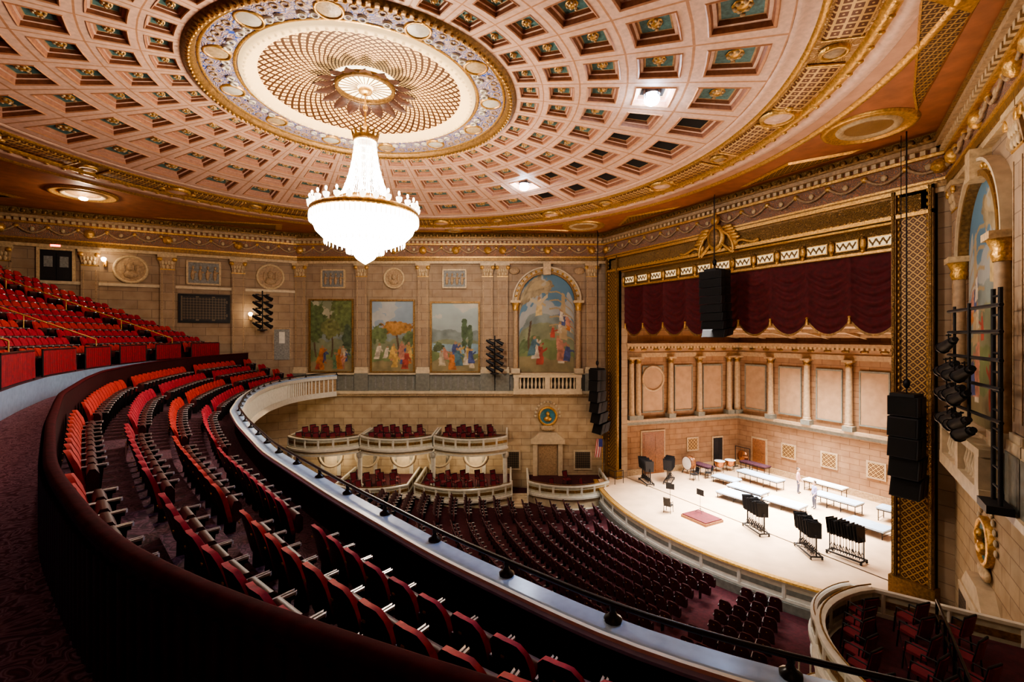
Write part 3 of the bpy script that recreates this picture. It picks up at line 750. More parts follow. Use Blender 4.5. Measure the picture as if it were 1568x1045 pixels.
def shellwall(b,T,u0,u1,cols):
    b.box(u0,u1,-.3,0,-10.95,-6.9,'stone_shell',T); b.box(u0,u1,-.3,.0,-6.9,1.5,'stone_shell',T)
    b.box(u0,u1,0,.12,-10.95,-10.5,'relief_tan',T)
    b.box(u0,u1,0,.35,-6.75,-6.55,'shell_trim',T); b.box(u0,u1,0,.22,-7.0,-6.75,'dado',T)
    b.box(u0,u1,0,.3,-1.7,-1.35,'shell_trim',T); b.box(u0,u1,0,.22,-1.35,-.85,'shell_panel',T); b.box(u0,u1,0,.5,-.85,-.6,'shell_trim',T)
    n=int((u1-u0)/.3)
    for i in range(n): uu=u0+(i+.5)*(u1-u0)/n; b.box(uu-.07,uu+.07,.2,.42,-1.0,-.85,'cream_trim',T)
    n=int((u1-u0)/1.1)
    for i in range(n): uu=u0+(i+.5)*(u1-u0)/n; b.ell((uu,.24,-1.1),(.28,.05,.12),'gold_dark',T,8,4)
    for u in cols:
        b.box(u-.32,u+.32,0,.55,-6.55,-6.2,'dado',T); b.lathe(u,.28,[(.3,-6.2),(.24,-6.1),(.27,-6.05),(.23,-6.0)],'shell_trim',14,T)
        b.cyl((u,.28,-6.1),(u,.28,-2.2),.23,'shell_trim',r1=.19,n=14,T=T); b.lathe(u,.28,[(.19,-2.2),(.26,-2.1),(.2,-2.0),(.34,-1.8)],'gold_dark',12,T); b.box(u-.34,u+.34,0,.6,-1.82,-1.68,'shell_trim',T)
    for a,c in zip(cols[:-1],cols[1:]):
        if c-a<1.2: continue
        a_,c_=a+.6,c-.6; b.box(a_,c_,0,.05,-6.0,-2.5,'shell_panel',T)
        for (p,q,d,e) in ((a_-.08,c_+.08,-2.5,-2.38),(a_-.08,a_,-6.0,-2.5),(c_,c_+.08,-6.0,-2.5),(a_-.08,c_+.08,-6.1,-6.0)): b.box(p,q,0,.1,d,e,'dado',T)
def sq(b,T,u,z,s_=.45):
    b.box(u-s_-.12,u+s_+.12,0,.08,z-s_-.12,z+s_+.12,'shell_trim',T)
    b.add([(u-s_,.09,z-s_),(u+s_,.09,z-s_),(u+s_,.09,z+s_),(u-s_,.09,z+s_)],[(0,1,2,3)],'lattice_gold',T,uv=[(0,0),(3,0),(3,3),(0,3)])
def dr_(b,T,u,z0,w,h,mat='wood'):
    b.box(u-w/2-.12,u+w/2+.12,0,.1,z0,z0+h+.14,'shell_trim',T); b.box(u-w/2,u+w/2,.1,.13,z0,z0+h,mat,T)
    for s_ in (-1,1):
        for k in (0,1): b.box(u+s_*w/4-w*.17,u+s_*w/4+w*.17,.13,.15,z0+.2+k*h*.5,z0+h*.45+k*h*.5,mat,T)
b=MB(); shellwall(b,TSb,11.2,26.2,[YC-7.1,YC-4.2,YC-1.4,YC+1.4,YC+4.2,YC+7.1])
for u in (YC+2.9,YC-.0,YC-2.9,YC-5.6): sq(b,TSb,u,-8.9)
dr_(b,TSb,YC+5.3,-10.95,1.1,2.5)
b.obj('stage_shell_back')
for T,nm in ((TSf,'left'),(TSn,'right')):
    b=MB(); shellwall(b,T,0,Lf,[.5,1.1,4.1,6.9,9.9,10.7])
    dr_(b,T,2.6,-10.95,2.0,3.3); sq(b,T,6.4,-8.9); dr_(b,T,8.9,-10.95,.9,2.4,'dark_metal')
    b.wlathe(2.6,-3.4,[(1.05,.05),(1.05,.14),(.9,.14),(.88,.06)],'shell_trim',T,28)
    b.box(1.6,3.6,0,.06,-6.0,-3.4,'shell_panel',T)
    b.obj('stage_shell_'+nm)
b=MB(); b.add([(24.5,9.2,1.6),(24.5,28.2,1.6),(35.6,26.3,-.1),(35.6,11.1,-.1)],[(0,1,2,3)],'shell_panel')
for i in range(5):
    t=(i+.5)/5; x=24.5+11.1*t; z=1.6-1.7*t; b.box(x-.15,x+.15,9.5+1.6*t,27.9-1.6*t,z-.22,z,'shell_trim')
for k in range(7):
    y=11.5+k*2.4; b.cyl((24.6,y,1.52),(35.4,y,-.18),.12,'shell_trim',n=4,smooth=False)
b.obj('stage_shell_ceiling')
light('AREA','stage_light_bank',(29.0,YC,-.7),2600,(1,.94,.88),6.5,(28.8,YC,-11),sy=10.5,spread=80)
light('AREA','stage_front_light',(25.2,YC,.4),1000,(1,.95,.9),1.0,(25.4,YC,-11),sy=13,spread=80)

def cart(x,y,ang,name='music_stand_cart'):
    b=MB(); R=Matrix.Rotation(ang,3,'Z')
    def T(a,c,d): q=R@Vector((a,c,0)); return (x+q.x,y+q.y,d-10.95)
    b.box(-.8,.8,-.3,-.24,.12,.18,'dark_metal',T); b.box(-.8,.8,.24,.3,.12,.18,'dark_metal',T)
    for sx in (-.75,.75):
        b.box(sx-.03,sx+.03,-.3,.3,.12,.18,'dark_metal',T); b.cyl((sx,0,.15),(sx,0,1.2),.03,'dark_metal',T=T)
        for sy in (-.27,.27): b.cyl((sx,sy-.02,.06),(sx,sy+.02,.06),.06,'dark_metal',n=10,T=T)
    b.cyl((-.75,0,1.15),(.75,0,1.15),.03,'dark_metal',T=T)
    for i in range(16):
        u=-.68+i*.09; j=.06*sin(i*2.1)
        b.cyl((u,j,.2),(u,j,1.25),.014,'dark_metal',n=6,T=T)
        vs=[(u-.03,-.27+j,1.0),(u+.05,.27+j,1.02),(u+.12,.32+j,1.78+.07*sin(i)),(u+.02,-.30+j,1.74+.07*sin(i*3))]
        vs+= [(p[0]+.012,p[1],p[2]) for p in vs]
        b.add(vs,[(0,1,2,3),(7,6,5,4),(0,4,5,1),(1,5,6,2),(2,6,7,3),(3,7,4,0)],'dark_metal',T)
        for q in (-1,0,1): b.cyl((u,j,.55),(u+.05*q,j+.24*(1-abs(q)*.4)*(1 if q else -1),.2),.012,'dark_metal',n=4,T=T)
    b.obj(name)
for x,y,a in ((24.2,16.6,1.2),(24.1,13.7,1.0),(25.2,12.5,1.6),(24.9,25.8,1.2),(26.6,25.2,.6)): cart(x,y,a)
b=MB(); b.box(22.2,23.6,18.3,20.0,-10.95,-10.75,'curtain'); b.box(22.15,23.65,18.25,20.05,-10.95,-10.8,'wood'); b.obj('conductor_podium')
def chair_mesh(seat='seat_orch',fr='dark_metal'):
    b=MB()
    b.box(-.22,.22,-.22,.22,.42,.48,seat)
    vs=[]
    for z,x in ((.5,-.22),(.95,-.30)):
        for y in (-.21,-.1,.1,.21): vs.append((x-.03*(1-(y/.21)**2),y,z))
    vs2=[(v[0]-.03,v[1],v[2]) for v in vs]
    b.add(vs+vs2,[(0,1,5,4),(1,2,6,5),(2,3,7,6),(8,12,13,9),(9,13,14,10),(10,14,15,11),(4,5,13,12),(5,6,14,13),(6,7,15,14),(0,4,12,8),(3,11,15,7)],seat)
    for x in (-.2,.2):
        for y in (-.2,.2): b.cyl((x,y,.42),(x*1.15,y*1.1,0),.02,fr,n=6)
    for y in (-.2,.2): b.cyl((-.2,y,.44),(-.31,y,.98),.02,fr,n=6); b.cyl((-.25,y*1.1,.66),(.16,y*1.1,.66),.018,fr,n=6); b.cyl((.16,y*1.1,.66),(.18,y*1.1,.44),.016,fr,n=6)
    b.cyl((-.31,-.2,.97),(-.31,.2,.97),.022,fr,n=6)
    return b
M('chair_cloth',(.14,.007,.016),.75,0,.2,10)
cm=chair_mesh('chair_cloth','dark_metal').obj('box_chair'); cmesh=cm.data; bpy.data.objects.remove(cm)
sm=chair_mesh('dark_metal','dark_metal').obj('stage_chair'); smesh=sm.data; bpy.data.objects.remove(sm)
def place(mesh,name,x,y,z,a,s=1):
    o=bpy.data.objects.new(name,mesh); o.location=(x,y,z); o.rotation_euler=(0,0,a); o.scale=(s,s,s); scene.collection.objects.link(o); return o
place(smesh,'stage_chair',22.0,20.9,-10.95,.4)
place(smesh,'stage_chair',29.9,24.4,-10.95,2.4); place(smesh,'stage_chair',28.6,24.6,-10.95,2.9); place(smesh,'stage_chair',33.0,12.2,-10.95,2.9)
def stand(x,y,z,a,name='music_stand'):
    b=MB(); R=Matrix.Rotation(a,3,'Z')
    def T(p,q,r): v=R@Vector((p,q,0)); return (x+v.x,y+v.y,z+r)
    for k in range(3): b.cyl((0,0,.25),(.28*cos(k*2.1),.28*sin(k*2.1),.01),.012,'dark_metal',n=5,T=T)
    b.cyl((0,0,.1),(0,0,1.1),.014,'dark_metal',n=6,T=T); b.box(-.02,0,-.26,.26,1.05,1.4,'dark_metal',T); b.box(-.02,.08,-.26,.26,1.04,1.07,'dark_metal',T)
    b.obj(name)
stand(23.3,19.6,-10.75,0); stand(23.0,21.7,-10.95,.6)
def table(x,y,L,W,h,a,name='stage_riser',top='table_top',n=2):
    b=MB(); R=Matrix.Rotation(a,3,'Z')
    def T(p,q,r): v=R@Vector((p,q,0)); return (x+v.x,y+v.y,r-10.95)
    b.box(-W/2,W/2,-L/2,L/2,h-.09,h,top,T); b.box(-W/2+.03,W/2-.03,-L/2+.03,L/2-.03,h-.16,h-.09,'iron',T)
    for k in range(n+1):
        yy=-L/2+.1+k*(L-.2)/n
        for xx in (-W/2+.1,W/2-.1): b.cyl((xx,yy,0),(xx,yy,h-.1),.025,'iron',n=6,T=T)
        b.cyl((-W/2+.1,yy,.15),(W/2-.1,yy,.15),.015,'iron',n=5,T=T)
    b.obj(name)
table(27.6,20.2,2.4,1.3,.45,.1); table(29.2,20.6,2.4,1.2,.5,.1); table(32.0,21.6,3.2,1.0,.75,0,'folding_table','table_top',3)
table(31.8,16.3,2.6,1.0,.75,0,'folding_table','table_top',3); table(32.5,13.2,2.2,1.0,.8,.1,'folding_table'); table(34.3,23.6,2.2,.8,.8,0,'folding_table','carpet')
table(29.6,13.6,2.0,1.2,.5,0); table(30.4,25.3,1.6,.8,.8,0,'folding_table','carpet')
table(34.0,18.2,2.6,.8,.8,0,'folding_table','drum_white',2); table(29.0,17.9,2.2,1.2,.45,.1); table(30.0,22.9,1.8,1.0,.5,.1)
b=MB()
def Tb(p,q,r): return (29.6+q,26.0+p*.9,-10.95+r)
b.wlathe(0,.85,[(.0,-.22),(.5,-.22),(.5,.22)],'wood',Tb,28); b.wlathe(0,.85,[(.5,-.24),(.44,-.25),(.0,-.25)],'drum_white',Tb,28)
b.wlathe(0,.85,[(.53,-.26),(.53,-.18),(.5,-.18)],'copper',Tb,28); b.wlathe(0,.85,[(.53,.26),(.53,.18),(.5,.18)],'copper',Tb,28)
for s_ in (-1,1): b.cyl((s_*.45,-.3,0),(s_*.35,-.1,.5),.03,'dark_metal',T=Tb); b.cyl((s_*.45,.3,0),(s_*.35,.1,.5),.03,'dark_metal',T=Tb)
b.obj('bass_drum')
b=MB()
def Tg(p,q,r): return (34.6+q,24.9+p,-10.95+r)
for s_ in (-1,1): b.cyl((s_*.65,0,0),(s_*.65,0,1.75),.03,'dark_metal',T=Tg); b.cyl((s_*.65,-.3,.03),(s_*.65,.3,.03),.03,'dark_metal',T=Tg); b.cyl((s_*.2,0,1.75),(s_*.2,0,1.45),.01,'iron',T=Tg)
b.cyl((-.65,0,1.75),(.65,0,1.75),.03,'dark_metal',T=Tg); b.wlathe(0,1.0,[(0,-.08),(.15,-.08),(.2,-.05),(.46,-.03),(.5,.03),(.46,.05)],'copper',Tg,28)
b.obj('orchestral_gong')
for (x,y) in ((32.2,25.2),(33.2,25.0)):
    b=MB(); b.lathe(x,y,[(.12,-10.6),(.3,-10.5),(.38,-10.3),(.4,-10.1)],'copper',20); b.lathe(x,y,[(.4,-10.1),(.42,-10.08),(.38,-10.06),(0,-10.06)],'drum_white',20)
    for k in range(4): a=k*pi/2; b.cyl((x+.36*cos(a),y+.36*sin(a),-10.95),(x+.4*cos(a),y+.4*sin(a),-10.15),.02,'iron',n=6)
    b.obj('timpani_drum')

def linearray(x,y,zt,n,w,h,d,ang,name,curve=.06):
    b=MB(); R=Matrix.Rotation(ang,3,'Z'); z=zt; px=0
    for i in range(n):
        tilt=curve*i
        def T(p,q,r,z=z,px=px,tilt=tilt):
            pp=p*cos(tilt)-r*sin(tilt); rr=r*cos(tilt)-p*sin(tilt)
            v=R@Vector((pp+px,q,0)); return (x+v.x,y+v.y,z+rr)
        b.box(-d/2,d/2,-w/2,w/2,-h*.96,0,'dark_metal',T); b.box(d/2,d/2+.02,-w/2+.05,w/2-.05,-h*.9,-h*.06,'black_panel',T)
        for s_ in (-1,1): b.box(-.1,.1,s_*w/2-.02,s_*w/2+.02,-h*.9,-h*.05,'iron',T)
        z-=h*cos(tilt); px-=h*sin(tilt)
    b.box(x-.4,x+.4,y-.4,y+.4,zt,zt+.12,'dark_metal'); b.cyl((x,y,zt),(x,y,8.1),.025,'iron',n=6)
    b.cyl((x+.3,y+.3,zt),(x+.3,y+.3,8.1),.015,'iron',n=5); b.ell((x,y,zt+.5),(.12,.12,.2),'iron')
    b.obj(name)
linearray(22.7,18.1,3.7,8,1.5,.47,.8,pi,'line_array_speaker',.03)
linearray(22.4,28.4,-2.6,6,1.1,.82,.8,pi,'line_array_speaker'); linearray(22.4,8.95,-2.4,5,1.0,.80,.7,pi,'line_array_speaker')

def lamp_fix(b,p,d,s_=1.0):
    p=Vector(p); d=Vector(d).normalized()
    b.cyl(tuple(p-d*.22*s_),tuple(p+d*.30*s_),.11*s_,'dark_metal',r1=.15*s_,n=10); b.cyl(tuple(p+d*.30*s_),tuple(p+d*.34*s_),.17*s_,'iron',n=10)
    b.cyl(tuple(p-d*.35*s_),tuple(p-d*.22*s_),.08*s_,'dark_metal',n=8); b.cyl(tuple(p+Vector((0,0,.28*s_))),tuple(p),.02,'iron',n=5)
    b.box(p.x-.14,p.x+.14,p.y-.02,p.y+.02,p.z+.22*s_,p.z+.26*s_,'iron')
b=MB()
TT=TR
for uu in (-1.25,-.65): b.cyl((uu,.62,-4.4),(uu,.62,1.2),.05,'dark_metal',T=TT)
for k in range(12): b.cyl((-1.25,.62,1.0-k*.48),(-.65,.62,1.0-k*.48),.03,'dark_metal',T=TT)
for z in (.75,.1,-.6,-1.3,-2.1): b.cyl((-1.7,.70,z),(2.3,1.0,z),.05,'dark_metal',T=TT)
for uu in (.3,2.1): b.cyl((uu,.9,-2.3),(uu,.9,.9),.04,'dark_metal',T=TT)
for (uu,z) in ((2.1,-1.0),(1.5,-.95),(.9,-1.05),(2.0,-1.65),(1.4,-1.7),(.8,-1.6),(.2,-1.7),(1.9,-2.45),(1.3,-2.45),(.7,-2.5),(.1,-2.4),(-.3,-1.0),(-.4,-2.6),(1.7,-.25)):
    lamp_fix(b,TT(uu,1.1,z),(.8,.75,-.45),1.1)
b.box(-1.4,-.5,.4,.9,-4.4,-4.2,'dark_metal',TT)
b.obj('stage_lighting_boom')
for (T,u,z0,w) in ((TL,-1.35,-3.0,.9),(TLr,-.3,.4,1.0)):
    b=MB(); b.cyl((u,w,z0),(u,w,z0+3.0),.05,'dark_metal',T=T); b.cyl((u,w,z0),(u,w,z0+.08),.35,'dark_metal',n=12,T=T)
    b.box(u-.2,u+.2,.02,w,z0-.02,z0+.02,'dark_metal',T)
    for k in range(5):
        z=z0+.6+k*.52; b.cyl((u-.45,w,z),(u+.45,w,z),.03,'dark_metal',T=T)
        for s_ in (-1,1): lamp_fix(b,T(u+s_*.36,w+.2,z-.2),(.8,-.4,-.5),1.0)
    b.obj('lighting_tree')
for T,nm in ((TL,'left'),(TR,'right')):
    b=MB(); dr_(b,T,2.85,-11.3,1.3,2.5,'relief_tan')
    for s_ in (-1,1): b.box(2.85+s_*1.0-.18,2.85+s_*1.0+.18,0,.3,-11.3,-8.6,'cream',T)
    b.box(1.5,4.2,0,.45,-8.6,-8.3,'cream',T); b.add([(1.5,.4,-8.3),(4.2,.4,-8.3),(3.5,.4,-7.7),(2.2,.4,-7.7),(1.5,0,-8.3),(4.2,0,-8.3),(3.5,0,-7.7),(2.2,0,-7.7)],[(0,1,2,3),(0,3,7,4),(1,5,6,2),(3,2,6,7)],'cream',T)
    b.box(2.5,3.2,.3,.4,-8.55,-8.35,'exit_red',T)
    b.obj('door_orchestra_'+nm)
    b=MB(); b.wlathe(2.85,-6.45,[(.78,0),(.78,.14),(.66,.2),(.6,.1)],'gold',T,28); b.wlathe(2.85,-6.45,[(.6,.1),(.5,.03),(0,.03)],'niche_teal',T,28)
    b.ell((2.85,.2,-6.25),(.16,.15,.2),'gold',T); b.ell((2.85,.15,-6.65),(.33,.15,.22),'gold',T); b.cyl((2.85,.17,-6.55),(2.85,.17,-6.35),.09,'gold',T=T)
    for k in range(13):
        a=pi*k/12; b.ell((2.85+1.0*cos(a),.05,-6.45+1.15*sin(a)),(.12,.05,.12),'cream',T,6,4)
    b.ell((2.85,.1,-7.4),(.6,.12,.25),'cream_trim',T)
    b.obj('bust_niche')
    for (a,c) in ((-.65,.55),(5.05,6.25)):
        b=MB(); b.box(a-.12,c+.12,0,.1,-10.75,-9.15,'cream',T); b.add([(a,.11,-10.6),(c,.11,-10.6),(c,.11,-9.3),(a,.11,-9.3)],[(0,1,2,3)],'grille',T,uv=[(0,0),(7,0),(7,7),(0,7)]); b.obj('window_grille')
    for u in (-14.5,-11.6,-8.7,-5.8,-2.9):
        b=MB(); b.box(u-.8,u+.8,0,.06,-11.2,-9.6,'white_trim',T); b.wlathe(u,-9.6,[(.8,.0),(.8,.06),(0,.06)],'white_trim',T,24); b.wlathe(u,-9.6,[(.98,0),(.98,.12),(.82,.12),(.8,.02)],'cream',T,24)  # white colour stands in for bright, lit door openings
        b.box(u-.5,u+.5,.06,.1,-11.2,-9.6,'cream',T); b.obj('arched_panel')
b=MB(); b.cyl((7.0,1.2,-10.9),(7.0,1.2,-7.9),.025,'gold',T=TL); b.ell((7.0,1.2,-7.85),(.06,.06,.08),'gold',TL); b.cyl((7.0,1.2,-10.95),(7,1.2,-10.85),.2,'gold_dark',T=TL,n=12)
for k in range(9):
    x0=7.0-.05*k; vs=[]
    for j in range(9):
        z=-8.0-.18*j; vs+=[(x0-.02*j,1.2+.06*sin(k*1.5),z),(x0-.05-.02*j,1.2+.06*sin((k+1)*1.5),z)]
    b.add(vs,[(2*j,2*j+1,2*j+3,2*j+2) for j in range(8)],('flag_red','flag_white')[k%2] ,TL)
b.box(6.72,7.0,1.26,1.29,-8.6,-8.0,'flag_blue',TL)
b.obj('american_flag')

# ------------------------------------------------------------------ boxes
def arc(u0,u1,w0,w1,n=16,sides=True,wb=.0):
    p=[]
    if sides: p.append((u0,wb))
    for i in range(n+1):
        t=i/n; p.append((u0+(u1-u0)*t,w0+(w1-w0)*sin(pi*t)**.8))
    if sides: p.append((u1,wb))
    return p
def boxunit(T,u0,u1,w0,w1,zt,nm,chairs=6,slab=.45,wb=0.01):
    path=arc(u0,u1,w0,w1,16,True,wb); b=MB(); H=.78
    fl=zt-H
    top=[(p[0],p[1],fl) for p in path]; bot=[(p[0],p[1],fl-slab) for p in path]; n=len(path)
    b.add(top+bot,[tuple(range(n)),tuple(range(2*n-1,n-1,-1))]+[(i,i+1,n+i+1,n+i) for i in range(n-1)],'cream',T)
    b.add([(p[0],p[1],fl+.01) for p in path],[tuple(range(n))],'carpet_red',T)
    b.box(u0+.1,u1-.1,wb,w1-1.35-.4,fl,fl+.22,'carpet_red',T)
    parapet(b,path[1:-1],zt,H,T,0,.11,post=1.0)
    b.sweep(path[1:-1],[(-.14,fl-.12),(.18,fl-.12),(.18,fl+.02),(-.14,fl+.02)],'white_trim',T)
    b.sweep(path[1:-1],[(-.10,fl-slab),(.12,fl-slab),(.12,fl-slab+.1),(-.10,fl-slab+.1)],'white_trim',T)
    for uu in (u0,u1): parapet(b,[(uu,wb),(uu,w0)],zt,H,T,0,.07,post=1.4)
    b.tube([(p[0],p[1],zt+.10) for p in path[1:-1]],.022,'gold_dark',5,T)
    b.obj(nm)
    for row,wr in enumerate((w1-.75,w1-1.95,w1-2.8)):
        m=chairs-row
        for i in range(m):
            uu=u0+.6+(u1-u0-1.2)*(i+.5)/m+random.uniform(-.08,.08); ww=wr-(.45*abs((uu-(u0+u1)/2)/((u1-u0)/2))**2 if row==0 else 0)
            p=T(uu,ww,fl+.01+(.21 if row else 0)); q=T(uu+.6,ww+.8,0); a=math.atan2(q[1]-p[1],q[0]-p[0])+random.uniform(-.15,.15)
            place(cmesh,'box_chair',p[0],p[1],p[2],a,1.05)
for T,nm in ((TL,'left'),(TR,'right')):
    for (u0,u1) in ((-16.4,-11.3),(-11.1,-5.9),(-5.7,-.4)):
        boxunit(T,u0,u1,3.1,4.3,-7.35,'theater_box_balcony')
    boxunit(T,-12.5,-7.4,4.4,5.4,-10.5,'theater_box_lower',5,.7); boxunit(T,-6.9,-.1,4.2,5.6,-10.5,'theater_box_lower',7,.7)
    boxunit(T,1.2,7.0,3.4,4.6,-10.6,'theater_box_lower',2,.9)
    b=MB()
    for u in (-11.2,-5.8,-.5,-16.3):
        b.cyl((u,3.0,-11.05),(u,3.0,-8.6),.16,'white_trim',n=12,T=T); b.lathe(u,3.0,[(.16,-9.0),(.24,-8.9),(.26,-8.6)],'white_trim',12,T); b.lathe(u,3.0,[(.28,-11.05),(.26,-10.95),(.16,-10.9)],'white_trim',12,T)
    b.obj('box_support_columns')
    b=MB()
    for k in range(5): b.box(.0,1.1,3.2+k*.35,3.55+k*.35,-12.0,-11.55-.08*k,'cream',T)
    for uu in (-.0,1.12): 
        b.cyl((uu,3.3,-10.6),(uu,5.0,-11.1),.04,'white_trim',T=T)
        for k in range(6): b.cyl((uu,3.3+k*.33,-11.6-.07*k),(uu,3.3+k*.33,-10.62-.10*k),.03,'white_trim',n=6,T=T)
    b.obj('box_stairs')
    for u in (-14,-8.5,-3.0):
        p=T(u,1.6,-9.1); light('POINT','box_lamp',p,75,(1,.82,.6),.15)
b=MB()
for (u0,u1) in ((-5.2,-1.0),):
    for z in (-7.0,-7.4): b.cyl((u0,1.75,z),(u1,1.75,z),.035,'black_rail',T=TR)
    for k in range(5): uu=u0+(u1-u0)*k/4; b.cyl((uu,1.75,-7.9),(uu,1.75,-7.0),.035,'black_rail',T=TR)
b.obj('box_pipe_railing')

# ------------------------------------------------------------------ balcony
FY=[-3.5,-2,-1,0,1.4,2.78,3.8,6.2,9.5,14,18.7,22.2,26.5,30,33,36,38,39.2,40.9]
FX=[9,8.4,7.5,6.4,5.1,3.95,3.3,2.35,1.35,.15,-.66,-1.1,-1.0,-.6,0,1.2,2.8,5.5,7]
GX=[9,8.4,7.5,6.4,5.1,4.0,3.35,2.35,1.35,.15,-.66,-1.1,-1.0,-.6,0,1.0,1.9,2.5,3.2]
def smoothed(yy,xx):
    Y=np.linspace(-3.5,40.9,445); X=np.interp(Y,yy,xx)
    for _ in range(40): X[1:-1]=.25*X[:-2]+.5*X[1:-1]+.25*X[2:]
    return lambda y: float(np.interp(y,Y,X))
F=smoothed(FY,FX); G=smoothed(FY,GX)
YS=[-3.4+i*.35 for i in range(127)]
def strip(b,d0,d1,z0,z1,mat,fn=G,fn1=None,mg=.02):
    fn1=fn1 or fn
    for a,c in zip(YS[:-1],YS[1:]):
        P=[(fn(a)-d0,a),(fn(c)-d0,c),(fn1(c)-d1,c),(fn1(a)-d1,a)]
        if all(inside(p[0],p[1],mg) for p in P):
            b.add([(P[0][0],P[0][1],z0),(P[1][0],P[1][1],z0),(P[2][0],P[2][1],z1),(P[3][0],P[3][1],z1)],[(0,1,2,3)],mat)
def pathfn(fn,d,lo=-3.4,hi=40.8,st=.35,mg=.15):
    p=[];y=lo
    while y<=hi:
        X=fn(y)-d
        if inside(X,y,mg): p.append((X,y))
        y+=st
    return p
b=MB()
Z=[-3.95,-3.55,-3.15,-2.75]; DD=[0.0,1.25,2.2,3.15,4.25]
Z0,RZ,D0=-1.45,.375,5.75
for i in range(4):
    strip(b,DD[i],DD[i+1],Z[i],Z[i],'carpet',F if i==0 else G,G)
    strip(b,DD[i+1],DD[i+1],Z[i],(Z+[-2.2])[i+1],'velvet_dark')
strip(b,4.25,D0,-2.2,-2.2,'carpet_aisle')
strip(b,D0,D0,-2.2,Z0,'ledge_blue')
for i in range(16):
    d=D0+.85*i; z=Z0+RZ*i
    if i: strip(b,d,d,z-RZ,z,'velvet_dark')
    strip(b,d,d+.85,z,z,'carpet')
strip(b,0,7,-4.75,-4.3,'cream',F,G); strip(b,7,19.4,-4.3,-2.2,'cream')
b.obj('floor_balcony')
b=MB(); pth=pathfn(F,0)
b.sweep(pth,[(.0,-4.75),(.06,-4.75),(.06,-3.2),(.0,-3.2)],'cream')
b.sweep(pth,[(.06,-3.97),(.10,-3.97),(.10,-3.2),(.06,-3.2)],'velvet_dark')
b.sweep(pth,[(-.12,-3.2),(.26,-3.2),(.28,-3.15),(.26,-3.10),(-.12,-3.10),(-.14,-3.15)],'ledge_blue')
b.sweep(pth,[(.22,-3.11),(.27,-3.11),(.27,-3.07),(.22,-3.07)],'white_trim')
b.sweep(pth,[(-.14,-3.42),(0,-3.42),(0,-3.2),(-.14,-3.2)],'white_trim'); b.sweep(pth,[(-.12,-4.78),(0,-4.78),(0,-4.4),(-.08,-4.4)],'white_trim')
b.sweep(pth,[(-.03,-4.4),(0,-4.4),(0,-3.42),(-.03,-3.42)],'relief_tan')
for i,(x,y) in enumerate(pth[:-1]):
    x2,y2=pth[i+1]
    for t in (0,.5):
        xx,yy=x+(x2-x)*t+.05,y+(y2-y)*t; b.box(xx-.02,xx+.07,yy-.05,yy+.05,-4.4,-3.42,'white_trim')
    b.ell((x+.06,y+.09,-3.55),(.03,.09,.09),'white_trim',n=6,m=4)
b.obj('balcony_front')
b=MB()
rp=[(x+.06,y,-2.92) for x,y in pth]; b.tube(rp,.032,'black_rail',8)
i=1
while i<len(pth):
    x,y=pth[i]; x+=.06
    b.lathe(x,y,[(.10,-3.10),(.10,-3.07),(.05,-3.04),(.03,-2.99),(.04,-2.96),(.03,-2.92)],'black_rail',10); i+=4
b.obj('balcony_handrail')
b=MB()
bp_=pathfn(G,4.22,lo=-3.4,hi=40.7)
b.sweep(bp_,[(0,-2.8),(.08,-2.8),(.08,-1.34),(0,-1.34)],'velvet_dark')
b.sweep(bp_,[(-.02,-1.34),(-.02,-1.30),(.01,-1.28),(.06,-1.28),(.09,-1.30),(.09,-1.34)],'velvet_cap',smooth=True)
for i in range(len(bp_)-1):
    for t in (0,.33,.66):
        x=bp_[i][0]+(bp_[i+1][0]-bp_[i][0])*t; y=bp_[i][1]+(bp_[i+1][1]-bp_[i][1])*t
        b.cyl((x-.10,y,-2.18),(x-.10,y,-1.38),.03,'velvet_dark',n=5,caps=False)
b.obj('balcony_partition')
AIS2=(12.3,16.8,21.5,25.6,29.2,33,36.5)
def drape(lo,hi,d,zb,zt):
    b=MB(); y=lo; P=[]
    while y<=hi:
        P.append((G(y)-d,y)); y+=.05
    vs=[];k=3
    for i,(x,y) in enumerate(P):
        o=.035*sin(i*2*pi/4+.4*sin(i))
        for z in (zb,zb+(zt-zb)*.5,zt): vs.append((x+o*(1.3 if z==zb else 1),y,z))
    b.add(vs,[(i*k+j,(i+1)*k+j,(i+1)*k+j+1,i*k+j+1) for i in range(len(P)-1) for j in range(2)],'drape_red',smooth=True)
    b.tube([(x,y,zt) for x,y in P[::4]],.04,'seat_shell',6)
    for q in (P[0],P[-1]): b.cyl((q[0],q[1],Z0),(q[0],q[1],zt),.03,'iron')
    b.obj('draped_balcony_rail')
for a,c in zip((8.5,)+AIS2,AIS2+(40.4,)): drape(a+.5,c-.5,D0+.12,Z0+.05,Z0+.95)

